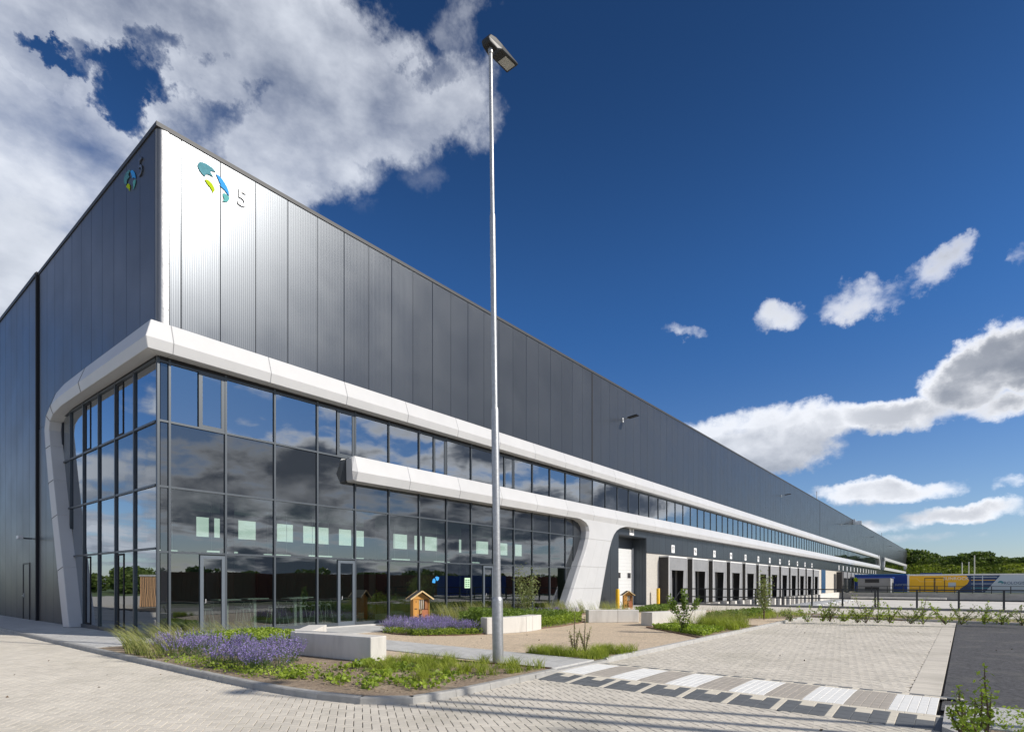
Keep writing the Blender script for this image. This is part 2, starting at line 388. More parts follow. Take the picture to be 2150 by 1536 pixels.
M['willow'] = leafmat('grey_green_leaves', (.12, .16, .06), (.32, .35, .15))
M['treeleaf'] = leafmat('tree_leaves', (.035, .075, .018), (.17, .22, .05), vscale=.25)
M['bankleaf'] = leafmat('bank_scrub', (.10, .16, .022), (.34, .38, .07), vscale=.08)

# ================================================================== the ground
ZR = -.10                                   # road level; kerb tops are at 0
def struct(name, mb, m_, **k): o = mb.build(name, m_); o['kind'] = 'structure'; return o
YX0, YX1, YY0 = 35.9, 112.0, -75.0           # the lower loading yard
g = MB()
for (a, b, c, d) in ((-600, -600, YX0, 900), (YX0, -600, YX1, YY0), (YX1, -600, 1500, 900)):
    g.sheet([(a, b), (c, b), (c, d), (a, d)], -.17)
struct('ground', g, M['grass_ground'])
y = MB(); y.sheet([(YX0, YY0), (YX1, YY0), (YX1, 0.02), (YX0, 0.02)], -1.2)
struct('loading_yard', y, M['yard'])
# road bed under the pavers, and the same paving further off where stones no longer show
r = MB(); r.sheet([(-60, -40), (35.2, -40), (35.2, 3), (-2.0, 3), (-2.0, 70), (-60, 70)], ZR - .021)
struct('road_bed', r, M['grit'])
def inpoly(px, py, poly):
    ins = np.zeros(px.shape, bool); n = len(poly)
    for i in range(n):
        x0, y0 = poly[i]; x1, y1 = poly[(i + 1) % n]
        c = ((y0 > py) != (y1 > py)) & (px < (x1 - x0) * (py - y0) / ((y1 - y0) + 1e-12) + x0)
        ins ^= c
    return ins
KERB = [(-1.95, 40.0), (-1.95, 9.0), (-1.97, 3.0), (-1.99, -2.0), (-1.99, -7.0), (-1.96, -9.2), (-1.87, -10.4), (-1.72, -11.3), (-1.52, -11.88),
        (-1.22, -12.2), (-.7, -12.33), (.2, -12.34), (1.55, -12.32), (4.25, -12.30), (25.3, -12.28)]
EAST = [(25.3, -12.28), (25.15, -12.7), (24.9, -15.0), (24.3, -20.0), (23.8, -26.0)]
main_road = [(-9.5, 26)] + [(x_ + .07, y__ + .05) for x_, y__ in KERB[:-2]] + [(1.72, -12.30), (1.72, -18.05), (1.2, -18.3), (1.1, -26), (-9.5, -26)]
field = [(4.08, -12.24), (25.3, -12.24), (24.95, -15.0), (24.6, -17.64), (4.08, -17.64)]
def herring(poly, ang, w=.105, gap=.0088, seed=1, far=60):
    L = 2 * w; ca, sa = math.cos(ang), math.sin(ang)
    P = np.array(poly); lx = P[:, 0] * ca + P[:, 1] * sa; ly = -P[:, 0] * sa + P[:, 1] * ca
    out = []
    i0, i1 = int(lx.min() / w) - 4, int(lx.max() / w) + 4; j0, j1 = int(ly.min() / w) - 4, int(ly.max() / w) + 4
    I, J = np.meshgrid(np.arange(i0, i1), np.arange(j0, j1)); K = (I - J) % 4
    for kk, dx, dy in ((0, L, w), (3, w, L)):
        s = K == kk
        x = I[s] * w; yy = J[s] * w
        if kk == 3: yy = yy - 0
        out.append(np.c_[x, yy, np.full(x.shape, dx), np.full(x.shape, dy)])
    A = np.vstack(out); cx = A[:, 0] + A[:, 2] / 2; cy = A[:, 1] + A[:, 3] / 2
    wx = cx * ca - cy * sa; wy = cx * sa + cy * ca
    ok = inpoly(wx, wy, poly)
    # keep what the camera can see (with margin for other viewpoints)
    rx, ry = wx - CAM.x, wy - CAM.y; dep = rx * VX + ry * VY; lat = rx * VY - ry * VX
    ok &= (dep > 1.5) & (dep < far) & (np.abs(lat) < dep * 1.15 + 2.5)
    A = A[ok]; dep = dep[ok]
    return A, dep, ca, sa, gap
def stones(A, dep, ca, sa, gap, z, h=.020, seed=3, dz=.0015):
    rs = np.random.RandomState(seed); n = len(A); g2 = gap / 2; b = .004
    x0, y0, x1, y1 = A[:, 0] + g2, A[:, 1] + g2, A[:, 0] + A[:, 2] - g2, A[:, 1] + A[:, 3] - g2
    zt = z + rs.uniform(-dz, dz, n); zb = np.full(n, z - h); zc = zt - .003
    def ring(i, zz): return [np.c_[x, yy, zz] for x, yy in ((x0 + i, y0 + i), (x1 - i, y0 + i), (x1 - i, y1 - i), (x0 + i, y1 - i))]
    T = ring(b, zt); S = ring(0, zc); Bm = ring(0, zb)
    q = [np.stack(T, 1)] + [np.stack([S[i], S[(i + 1) % 4], T[(i + 1) % 4], T[i]], 1) for i in range(4)] + [np.stack([Bm[i], Bm[(i + 1) % 4], S[(i + 1) % 4], S[i]], 1) for i in range(4)]
    V = np.concatenate([T[0][:, None], T[1][:, None], T[2][:, None], T[3][:, None], S[0][:, None], S[1][:, None], S[2][:, None], S[3][:, None],
                        Bm[0][:, None], Bm[1][:, None], Bm[2][:, None], Bm[3][:, None]], 1)
    X = V[..., 0] * ca - V[..., 1] * sa; Y = V[..., 0] * sa + V[..., 1] * ca
    V = np.stack([X, Y, V[..., 2]], -1)
    F = [(0, 1, 2, 3)] + [(4 + i, 4 + (i + 1) % 4, (i + 1) % 4, i) for i in range(4)] + [(8 + i, 8 + (i + 1) % 4, 4 + (i + 1) % 4, 4 + i) for i in range(4)]
    return V, np.array(F)
def stone_mesh(name, V, F, mats, mi=None):
    n = len(V); me = bpy.data.meshes.new(name); me.vertices.add(n * 12); me.vertices.foreach_set('co', V.reshape(-1))
    idx = (F[None] + (np.arange(n) * 12)[:, None, None]).reshape(-1); nf = n * 9
    me.loops.add(nf * 4); me.loops.foreach_set('vertex_index', idx)
    me.polygons.add(nf); me.polygons.foreach_set('loop_start', np.arange(nf) * 4); me.polygons.foreach_set('loop_total', np.full(nf, 4))
    for m_ in (mats if isinstance(mats, (list, tuple)) else [mats]): me.materials.append(m_)
    if mi is not None: me.polygons.foreach_set('material_index', np.repeat(mi, 9).astype(np.int32))
    me.update(calc_edges=True); me.shade_flat(); return me
ANG = rad(53.5)
road = empty('paved_road'); road['kind'] = 'structure'
A, dep, ca, sa, gap = herring(main_road, ANG)
# the 300 stones that show largest are objects of their own
V, F = stones(A, dep, ca, sa, gap, ZR)
cxy = V[:, 0:4, :2].mean(1); rx, ry = cxy[:, 0] - CAM.x, cxy[:, 1] - CAM.y
dd = rx * VX + ry * VY; ll = rx * VY - ry * VX
pyy = 1224 + FPX * (1.7) / dd; pxx = 1075 + FPX * ll / dd
inview = (pyy < 1560) & (pxx > -10) & (pxx < 2160)
key = np.where(inview, dd, 1e9); order = np.argsort(key); near = order[:290]; rest = np.ones(len(A), bool); rest[near] = False
pm = {}
for i in near:
    horiz = A[i, 2] > A[i, 3]
    if horiz not in pm:
        pm[horiz] = None
        v0 = V[i] - np.array([cxy[i, 0], cxy[i, 1], 0])
        pm[horiz] = stone_mesh('paver', v0[None], F, M['paver_one'])
    o = link('paver', pm[horiz], road, (float(cxy[i, 0]), float(cxy[i, 1]), R.uniform(-.001, .0015)))
    o.rotation_euler = (R.uniform(-.006, .006), R.uniform(-.006, .006), R.uniform(-.004, .004))
o = link('pavers', stone_mesh('pavers', V[rest], F, M['paver']), road); o['kind'] = 'stuff'
fld = empty('paved_parking_field'); fld['kind'] = 'structure'
A, dep, ca, sa, gap = herring(field, ANG); V, F = stones(A, dep, ca, sa, gap, ZR, seed=5)
o = link('pavers', stone_mesh('pavers', V, F, M['paver']), fld); o['kind'] = 'stuff'
# plain courses: two rows of stretchers along the asphalt, paving out of sight
def courses(rect, sx, sy, z, mt, name, parent, gap=.005, bond=True, seed=2, h=.014):
    x0, y0, x1, y1 = rect; rows = []
    ny = max(1, round((y1 - y0) / sy)); nx = max(1, round((x1 - x0) / sx)); sy = (y1 - y0) / ny; sx = (x1 - x0) / nx
    for j in range(ny):
        off = (sx / 2 if (j % 2 and bond) else 0)
        xs = x0 - off
        while xs < x1 - 1e-6:
            a = max(xs, x0); b = min(xs + sx, x1)
            if b - a > .02: rows.append((a, y0 + j * sy, b - a, sy))
            xs += sx
    A = np.array(rows); V, F = stones(A, None, 1, 0, gap, z, seed=seed, h=h)
    o = link(name, stone_mesh(name, V, F, mt), parent); o['kind'] = 'stuff'; return o
courses((4.14, -18.02, 24.5, -17.62), .2, .4, ZR + .006, M['paver'], 'border_pavers', fld, gap=.006, bond=False)
asp = MB(); asp.sheet([(3.0, -60), (24.0, -60), (24.35, -18.05), (3.0, -18.05)], ZR - .002)
struct('asphalt_lane', asp, M['asphalt'])
br = MB(); br.sheet([(-60, -60), (-9.5, -60), (-9.5, 70), (-60, 70)], ZR - .004); br.sheet([(-9.5, -60), (1.1, -60), (1.1, -26), (-9.5, -26)], ZR - .004); br.sheet([(-9.5, 26), (-2.0, 26), (-2.0, 70), (-9.5, 70)], ZR - .004)
struct('road_beyond', br, mat('paving_beyond', (.47, .44, .39), .85, var=.1, vscale=2, bump=.2))

# kerbstones, one by one
kerb = empty('kerb'); kerb['kind'] = 'structure'
def run(path, step):
    pts = [Vector(p) for p in path]; out = [pts[0]]; acc = 0
    for a, b in zip(pts, pts[1:]):
        L = (b - a).length; t = step - acc
        while t <= L: out.append(a + (b - a) * (t / L)); t += step
        acc = L - (t - step)
    if (out[-1] - pts[-1]).length > .12: out.append(pts[-1])
    return out
def kerbrun(path, step=1.0, w=.13, top=0.0, bot=-.16, side=1, mt='kerb'):
    p = run(path, step)
    for a, b in zip(p, p[1:]):
        d = (b - a); L = d.length; d.normalize(); n = Vector((-d.y, d.x)) * side
        e = .004; k = MB(); ch = .018
        prof = [(0, bot), (0.012, top - ch), (ch + .01, top), (w, top), (w, bot)]
        vs = []
        for s in (e, L - e):
            for q, z in prof:
                vs.append((d.x * s + n.x * q, d.y * s + n.y * q, z))
        m = len(prof); fs = [tuple(range(m)), tuple(range(m, 2 * m))[::-1]] + [(i + m, (i + 1) % m + m, (i + 1) % m, i) for i in range(m)]
        if side < 0: fs = [f[::-1] for f in fs]
        k.add(vs, fs)
        k.build('kerbstone', M[mt], kerb, (a.x, a.y, 0))
kerbrun(KERB[:13][::-1] if False else KERB[:5], 1.0, mt='kerb_dark')
kerbrun(KERB[4:12] + [(2.36, -12.33)], .78, mt='kerb_dark')
MB().prism([(1.66, -12.34), (4.28, -12.34), (4.28, -12.17), (2.36, -12.17), (2.36, -12.2), (1.66, -12.2)], -.16, -.03).build('kerbstone', M['kerb'], kerb)
kerbrun([(4.3, -12.30), (25.3, -12.28)], 1.0)
kerbrun(EAST, 1.0, top=.0)
# walkway tiles, path, white strip at the foot of the glass
ter = MB(); ter.prism([(-1.86, 40), (-1.86, -2), (-1.9, -7), (-1.87, -9.2), (-1.75, -10.5), (-1.6, -11.3), (-1.4, -11.85), (-1.1, -12.1), (-.6, -12.2), (25.2, -12.2), (25.1, -12.7), (24.4, -20), (23.9, -26), (35.5, -26), (35.5, 0.4), (0.5, 0.4), (.5, 40)], -.16, -.035)
struct('earth_terrace', ter, M['soil'])
walk = empty('walkway'); walk['kind'] = 'structure'
courses((-1.85, -1.2, -.02, 26), .3, .3, 0, M['tile'], 'tiles', walk, h=.03)
path = empty('garden_path'); path['kind'] = 'structure'
courses((2.38, -12.2, 3.92, -2.9), .3, .3, .0, M['tile'], 'tiles', path, h=.03, seed=8)
courses((2.38, -2.9, 7.2, -.46), .3, .3, .0, M['tile'], 'tiles', path, h=.03, seed=9)
st = MB()
for i in range(13):
    st.box(0.02 + i * 2, -.45, -.05, 2.0 + i * 2, -.012, .012)
tag(st.build('concrete_strip', M['strip']), kind='structure')
court = empty('forecourt_paving'); court['kind'] = 'structure'
courses((21.0, -3.6, 35.2, -.46), .21, .105, -.004, M['paver'], 'pavers', court, seed=11, h=.03)
courses((27.6, -26, 35.2, -3.6), .42, .21, -.004, M['paver'], 'pavers', court, seed=12, h=.03)
gv = MB(); gv.sheet([(.95, -11.0), (2.36, -12.19), (25.1, -12.19), (27.6, -9.0), (27.6, -3.62), (21, -3.62), (21, -.46), (7.2, -.46), (3.92, -2.9), (2.38, -4.0), (1.0, -5.6)], -.022)
struct('gravel_area', gv, M['gravel'])
BEDS = {
 'front': [(-1.84, -1.25), (2.36, -1.25), (2.36, -4.6), (1.6, -4.8), (.45, -6.2), (.75, -8.95), (1.45, -8.95), (2.0, -9.9), (2.36, -12.19), (-.6, -12.19), (-1.05, -12.1), (-1.4, -11.85), (-1.62, -11.25), (-1.78, -10.4), (-1.86, -9.0), (-1.87, -5)],
 'middle': [(5.7, -2.95), (5.3, -4.0), (5.6, -5.3), (6.3, -6.0), (7.15, -6.35), (10, -6.45), (11.5, -6.4), (13.9, -5.9), (15.5, -5.0), (16.5, -3.4), (20.8, -2.4), (20.8, -.47), (7.25, -.47), (7.25, -2.92)],
 'tip': [(3.98, -10.35), (5.0, -11.1), (5.95, -12.19), (3.98, -12.19)],
 'corner': [(12.9, -9.15), (14.6, -9.75), (15.9, -10.9), (16.1, -12.19), (10.1, -12.19)],
 'far': [(18.5, -8.6), (27.4, -8.9), (27.4, -12.0), (25.2, -12.15), (22.8, -12.19), (20.6, -10.9)],
 'door': [(22.6, -3.8), (29.0, -2.2), (29.6, -3.4), (24.4, -4.9)],
 'fence': [(25.35, -12.3), (27.3, -12.3), (26.8, -20), (26.4, -26), (24.0, -26), (24.5, -20), (25.1, -14)]}
bd = MB()
for k, p in BEDS.items(): bd.sheet(p, -.014)
struct('planting_beds', bd, M['soil'])
# steel edging of the beds
ed = MB()
for k in ('tip', 'corner', 'middle', 'front'):
    p = BEDS[k]; n = len(p)
    rng = {'tip': (0, 1), 'corner': (0, 1, 2, 4), 'middle': (0, 1, 2, 3, 4, 5, 6, 7, 8, 9), 'front': (5, 6, 7)}[k]
    for i in rng:
        a, b = p[i], p[(i + 1) % n]; ed.bar((a[0], a[1], -.01), (b[0], b[1], -.01), .008, .05)
tag(ed.build('bed_edging', mat('rust_edging', (.16, .09, .06), .8)), kind='structure')

# raised crossing: dark ramps, white and brown blocks
cr = empty('raised_crossing'); cr['kind'] = 'structure'
rows = []                                   # (x, y, w, h, colour, z)
def blk(x, yy, w, h, c): rows.append((x, yy - h, w, h, c))
P_ = .66
for i in range(9):
    y0 = -12.36 - i * P_
    nw = 3 if i < 8 else 2
    # near ramp: U of dark blocks, cream between
    for r_ in range(3):
        xx = 1.66 + r_ * .21
        for c_ in range(3):
            yy = y0 - c_ * .19
            dark = not (r_ == 2 and c_ == 1)
            blk(xx, yy, .21, .19, 3 if dark else 1)
        blk(xx, y0 - .57, .21, P_ - .57, 1)
    for c_ in range(3):
        blk(3.88, y0 - c_ * .19, .14, .19, 3 if c_ != 1 else 1); blk(4.02, y0 - c_ * .19, .12, .19, 3)
    blk(3.88, y0 - .57, .26, P_ - .57, 1)
for i in range(28): blk(2.29, -12.36 - i * .205, .105, .205, 1); blk(3.775, -12.36 - i * .205, .105, .205, 1)
W_ = 1.03
for i in range(12):
    c = 0 if i % 2 == 0 else 2
    y0 = -12.36 - i * W_ / 2
    hh = min(W_ / 2, 18.02 + y0)
    if hh < .05: continue
    for a in range(7):
        for b in range(5 if c == 2 else 5):
            blk(2.395 + a * .197, y0 - b * hh / 5, .197, hh / 5, c)
Ar = np.array([r_[:4] for r_ in rows]); cols = np.array([r_[4] for r_ in rows])
V, F = stones(Ar, None, 1, 0, .0042, 0, seed=21, dz=.0006)
xs = V[..., 0]; prof = np.interp(xs, [1.66, 2.29, 2.6, 3.5, 3.8, 4.14], [ZR + .005, -.058, -.045, -.045, -.058, -.085])
V[..., 2] += prof
cxy = V[:, :4, :2].mean(1); dd = (cxy[:, 0] - CAM.x) * VX + (cxy[:, 1] - CAM.y) * VY
order = np.argsort(dd); near = set(order[:290].tolist())
mats4 = [M['white_block'], M['cream_block'], M['brown_block'], M['dark_block']]
for i in near:
    c = V[i].mean(0); link('block', stone_mesh('block', (V[i] - c)[None], F, mats4[cols[i]]), cr, tuple(c))
rest = np.array([i not in near for i in range(len(V))])
o = link('blocks', stone_mesh('blocks', V[rest], F, mats4, cols[rest]), cr); o['kind'] = 'stuff'
cb_ = MB(); xsb = [1.66, 2.29, 2.6, 3.5, 3.8, 4.14]; zsb = [ZR - .002, -.064, -.051, -.051, -.064, -.091]
for i in range(5): cb_.add([(xsb[i], -18.02, zsb[i]), (xsb[i + 1], -18.02, zsb[i + 1]), (xsb[i + 1], -12.34, zsb[i + 1]), (xsb[i], -12.34, zsb[i])], [(0, 1, 2, 3)])
cb_.build('joint_bed', mat('pale_joint', (.55, .51, .43), .95), cr)
# small pavement island at the end of the crossing
isl = empty('pavement_island'); isl['kind'] = 'structure'
MB().prism([(1.25, -18.45), (1.35, -18.25), (1.6, -18.1), (3.05, -18.1), (3.25, -18.4), (3.4, -19.0), (3.6, -22), (1.2, -22)], -.16, -.03).build('kerb_edge', M['kerb'], isl)
courses((1.75, -19.5, 3.12, -18.22), .48, .33, -.012, M['tile'], 'tiles', isl, h=.018, seed=31)
MB().sheet([(1.32, -18.5), (1.72, -18.5), (1.72, -21.8), (1.32, -21.8)], -.022).build('soil', M['soil'], isl)

# retaining wall between upper paving and yard, yard's far wall
def wall(name, pts, z0, z1, t, label, cat='wall'):
    mb = MB()
    for a, b in zip(pts, pts[1:]):
        a = Vector(a); b = Vector(b); d = (b - a).normalized(); n = Vector((-d.y, d.x)) * t / 2
        mb.prism([tuple(a + n), tuple(b + n), tuple(b - n), tuple(a - n)], z0, z1)
    o = mb.build(name, M['wallconc']); bevel(o, .015, 1); return tag(o, label, cat)
wall('retaining_wall', [(35.75, -.9), (35.75, -60)], -1.25, .12, .3, 'low grey concrete retaining wall under the nearer black railing')
wall('retaining_wall', [(112.1, -.3), (112.1, -74.9)], -1.25, -.02, .4, 'long grey concrete wall across the far side of the loading yard')
rp = MB(); rp.box(109.9, -16, -1.19, 111.6, -2.5, -.75); tag(bevel(rp.build('concrete_block', M['concrete']), .03), 'long pale concrete block lying against the far yard wall', 'concrete block')

# ================================================================== the warehouse
wh = empty('warehouse'); tag(wh, 'long dark grey warehouse with glazed corner office, white bands and a row of loading docks', 'warehouse')
PW = 1.1375; PX0 = .62; HT = 14.80; ENDX = 283.0
core = MB()
# dark backing behind the panels (also closes the joints)
core.box(.10, .06, 8.2, ENDX - .1, .12, 14.7); core.box(.06, .12, 8.2, .12, 60, 14.7); core.box(27.7 - 27.7 + 32.3, .06, 3.7, ENDX - .1, .12, 6.4)
core.box(.06, 10.2, -.1, .12, 60, 8.2); core.box(24.6, .30, 6.4, ENDX - .1, .34, 8.2)
core.box(ENDX - .3, .1, -.1, ENDX, 60, 14.8); core.box(0.3, 59.5, -.1, ENDX, 60, 14.7)
core.build('inner_wall', M['joint'], wh)
MB().box(.25, .2, 14.45, ENDX - .3, 60, 14.55).build('roof', M['coping'], wh)
# coping along the roof edge
MB().box(-.06, -.06, 14.80, ENDX, .30, 14.93).build('coping', M['coping'], wh)
MB().box(-.06, .30, 14.80, .30, 60, 14.93).build('coping', M['coping'], wh)
# rounded silver corner trim
ct = MB(); prof = [(.28, -.040), (.22, -.040), (.09, -.034), (.02, -.012), (-.012, .02), (-.03, .09), (-.032, .12)]
vs = [(x, yy, z) for z in (8.2, 14.80) for x, yy in prof]; n = len(prof)
ct.add(vs, [(i, i + n, i + 1 + n, i + 1)[::-1] for i in range(n - 1)], 0, True)
o = ct.build('corner_trim', M['trim'], wh)
sc = MB()
for k in range(9): sc.box(.25, -.05, 8.9 + k * .68, .272, -.039, 8.92 + k * .68)
sc.build('screws', M['black_metal'], wh)['kind'] = 'stuff'
def panel_mesh(w, h, axis, mt, d=.045):
    mb = MB(); e = .0045; c = .010
    if axis == 0:
        prof = [(e, .05), (e, 0), (e + c, -d + .012), (e + c, -d + .0), (w - e - c, -d), (w - e, 0), (w - e, .05)]
        prof = [(e, .05), (e, -.018), (e + c, -.03), (w - e - c, -.03), (w - e, -.018), (w - e, .05)]
        vs = [(a, b, z) for z in (0, h) for a, b in prof]
    else:
        prof = [(e, .05), (e, -.018), (e + c, -.03), (w - e - c, -.03), (w - e, -.018), (w - e, .05)]
        vs = [(b, a, z) for z in (0, h) for a, b in prof]
    n = len(prof); fs = [(i, i + n, i + 1 + n, i + 1) for i in range(n - 1)]
    if axis == 0: fs = [f[::-1] for f in fs]
    fs.append(tuple(range(n)) if axis == 0 else tuple(range(n))[::-1]); fs.append(tuple(range(n, 2 * n))[::-1] if axis == 0 else tuple(range(n, 2 * n)))
    mb.add(vs, fs); return mb.mesh('wall_panel', mt)
pu = panel_mesh(PW, HT - 8.2, 0, M['panel']); nind = 0; far = MB()
JO = (24.54, 96.35, 187.7)
k = 0; x = PX0
link('wall_panel', panel_mesh(.325, HT - 8.2, 0, M['panel']), wh, (.29, 0, 8.2))
xs_ = []
while x < ENDX - .4:
    if x < 62: link('wall_panel', pu, wh, (x, 0, 8.2))
    else: xs_.append(x)
    x += PW
fp = np.array(xs_)
def farrow(xs, z0, z1, w=PW, name='wall_panels'):
    q = []
    for x in xs:
        e = .012; w_ = min(w, ENDX - x)
        q.append([(x + e, -.03, z0), (x + w_ - e, -.03, z0), (x + w_ - e, -.03, z1), (x + e, -.03, z1)])
        q.append([(x + e, .05, z0), (x + e, -.03, z0), (x + e, -.03, z1), (x + e, .05, z1)])
    o = link(name, grid_mesh(name, q, M['panel']), wh); o['kind'] = 'stuff'
farrow(fp, 8.2, HT)
for j in JO: MB().box(j - .03, -.045, 8.25 if j < 180 else 3.9, j + .03, -.012, HT).build('expansion_joint', M['joint'], wh)
# strip of panels over the docks and beside the column
ps = panel_mesh(PW, 1.60, 0, M['panel']); x = 32.32; xs_ = []
while x < ENDX - .4:
    if x < 62: link('wall_panel', ps, wh, (x, 0, 3.88))
    else: xs_.append(x)
    x += PW
farrow(np.array(xs_), 3.88, 5.48)
farrow(np.arange(177.2, 185.5, PW), 5.48, 8.2); farrow(np.arange(269.5, 283, PW), 5.48, 8.2)
MB().box(32.32, -.05, 3.82, ENDX, -.01, 3.875).build('drip_rail', M['coping'], wh)
pl = panel_mesh(PW, 5.48, 0, M['panel']); 
for i in range(5): link('wall_panel', pl, wh, (22.35 + i * PW, .0, 0))
lint = panel_mesh(PW, .56, 0, M['panel'])
for i in range(4): link('wall_panel', lint, wh, (28.04 + i * 1.07, 0, 4.92))
MB().box(22.3, .06, -.1, 28.0, .12, 5.5).build('inner_wall', M['joint'], wh)
# left facade panels
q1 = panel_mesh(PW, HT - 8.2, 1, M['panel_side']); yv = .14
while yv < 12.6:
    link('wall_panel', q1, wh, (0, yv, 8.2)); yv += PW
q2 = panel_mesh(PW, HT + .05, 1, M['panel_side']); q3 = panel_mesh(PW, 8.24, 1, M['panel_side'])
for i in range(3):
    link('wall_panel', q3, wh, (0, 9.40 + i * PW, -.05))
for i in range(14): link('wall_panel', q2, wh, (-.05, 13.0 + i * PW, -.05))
MB().box(-.11, 12.84, -.05, .02, 12.98, 14.95).build('section_joint', M['joint'], wh)
MB().box(-.12, 12.98, 14.80, .3, 60, 14.96).build('coping', M['coping'], wh)
sd = empty('side_door', (-.085, 14.1, 0)); sd.parent = wh
MB().box(0, 0, 0, .03, 1.05, 2.45).build('leaf', M['panel_side'], sd)
fr_ = MB(); fr_.box(-.02, -.07, 0, .04, -.003, 2.52); fr_.box(-.02, 1.053, 0, .04, 1.12, 2.52); fr_.box(-.02, -.003, 2.453, .04, 1.053, 2.52); fr_.build('frame', M['black_metal'], sd)
h_ = MB(); h_.tube([(-.02, .95, 1.05), (-.07, .95, 1.05), (-.07, .82, 1.05)], .012); h_.box(-.02, .92, .98, -.004, .98, 1.16); h_.build('handle', M['white_metal'], sd)

# ---- white bands: prisms swept along the facades, cut into cladding pieces
TOPP = [(0.0, 9.02), (-.27, 9.08), (-.47, 8.50), (-.40, 8.20), (.05, 8.20)]
LOWP = [(0.0, 6.32), (-.40, 6.38), (-.60, 5.76), (-.50, 5.42), (.05, 5.42)]
def band_piece(name, prof, x0, x1, closeL=True, mit=False, g=.004):
    mb = MB(); n = len(prof)
    a = [((x0 + (g if not mit else 0)) + (q if mit else 0), q, z) for q, z in prof]
    if mit: a = [(q, q, z) for q, z in prof]
    b = [(x1 - g, q, z) for q, z in prof]
    mb.add(a + b, [(i, (i + 1) % n, (i + 1) % n + n, i + n) for i in range(n)] + [tuple(range(n))[::-1], tuple(range(n, 2 * n))])
    o = mb.build(name, M['band'], wh); bevel(o, .012, 1); return o
def backing(prof, x0, x1, s=.93):
    cy_ = sum(p[0] for p in prof) / len(prof); cz_ = sum(p[1] for p in prof) / len(prof)
    pr = [(cy_ + (q - cy_) * s, cz_ + (z - cz_) * s) for q, z in prof]; n = len(pr); mb = MB()
    mb.add([(x0, q, z) for q, z in pr] + [(x1, q, z) for q, z in pr], [(i, (i + 1) % n, (i + 1) % n + n, i + n) for i in range(n)] + [tuple(range(n))[::-1], tuple(range(n, 2 * n))])
    mb.build('band_core', M['band_joint'], wh)
joints = [0, .25, 3.2] + [3.2 + 2.95 * i for i in range(1, 59)]
joints = [j for j in joints if j < 172.5] + [173.0]
for i, (a, b) in enumerate(zip(joints, joints[1:])):
    band_piece('band_panel', TOPP, a, b, mit=(i == 0))
backing(TOPP, .1, 172.9)
# soffit strip
lj = [6.5] + [9.1 + 2.95 * i for i in range(0, 60)]
lj = [6.5] + [j for j in lj[1:] if j < 174] + [174.6]
for a, b in zip(lj, lj[1:]):
    band_piece('band_panel', LOWP, a, b)
backing(LOWP, 6.6, 174.5)
# bevelled cap at the start of the lower band
cp = MB(); a = [(6.5 - .0, q, z) for q, z in LOWP]; c0 = [(6.40, -.02, 6.28), (6.42, -.34, 6.3), (6.33, -.50, 5.78), (6.42, -.42, 5.48), (6.42, -.02, 5.48)]
cp.add(a + c0, [(i, i + 5, (i + 1) % 5 + 5, (i + 1) % 5) for i in range(5)] + [(5, 6, 7, 8, 9)[::-1]]); cp.build('band_cap', M['band'], wh)
# closed far end of the first frame, and the second frame beyond the joint
def stroke(pts, w0=.62, d0=.0, d1=-.5, name='band_end'):
    """white frame member seen in elevation: points (x, z)"""
    mb = MB()
    for (x0, z0), (x1, z1) in zip(pts, pts[1:]):
        d = Vector((x1 - x0, z1 - z0)).normalized(); n = Vector((-d.y, d.x)) * w0 / 2
        a = [(x0 + n.x, z0 + n.y), (x1 + n.x, z1 + n.y), (x1 - n.x, z1 - n.y), (x0 - n.x, z0 - n.y)]
        vs = [(x, d0, z) for x, z in a] + [(x, d1, z) for x, z in a]
        mb.add(vs, [(0, 1, 2, 3), (7, 6, 5, 4), (0, 4, 5, 1), (1, 5, 6, 2), (2, 6, 7, 3), (3, 7, 4, 0)])
    mb.build(name, M['band'], wh)
stroke([(173.0, 8.6), (174.3, 8.55), (176.2, 5.9), (174.6, 5.85)], 1.0)
stroke([(268, 8.6), (266.5, 8.6), (264.5, 6.0)], 1.0, name='band_end')
stroke([(186.2, 8.62), (264.8, 8.62)], .8, name='band_panel'); stroke([(185.2, 5.8), (264.8, 5.8)], .8, name='band_panel'); stroke([(187.6, 8.6), (185.9, 5.8)], 1.2)
stroke([(277.5, 5.9), (279.0, 8.9), (283.2, 8.9)], 1.2)
MB().box(187.5, -.02, 6.2, 264.5, .0, 8.25).build('window_pane', M['glass_up'], wh)

# left facade: the top band turns the corner, runs back and bends down into a leaning leg
def sweepL(sections, name):
    """sections: list of rings (same count) -> skin"""
    mb = MB(); n = len(sections[0]); vs = [p for s in sections for p in s]; fs = []
    for k in range(len(sections) - 1):
        for i in range(n):
            j = (i + 1) % n; fs.append((k * n + i, (k + 1) * n + i, (k + 1) * n + j, k * n + j))
    m = len(sections) - 1; fs += [tuple(range(n)), tuple(range(m * n, m * n + n))[::-1]]
    mb.add(vs, fs); o = mb.build(name, M['band'], wh); bevel(o, .012, 1); return o
def ringL(yc, zc, tx, tz, w, deep=.47):
    """cross section at centre line point (yc,zc) with outward normal (tx,tz) in the YZ plane; w = half width"""
    # outer edge = +normal side, inner edge = -normal side (towards the glass)
    o = (yc + tx * w, zc + tz * w); i = (yc - tx * w, zc - tz * w)
    c = (yc + tx * w * -.30, zc + tz * w * -.30)
    return [(0.02, o[0], o[1]), (-.27, o[0], o[1]), (-deep, c[0], c[1]), (-deep * .85, i[0], i[1]), (.02, i[0], i[1])]
cl = []
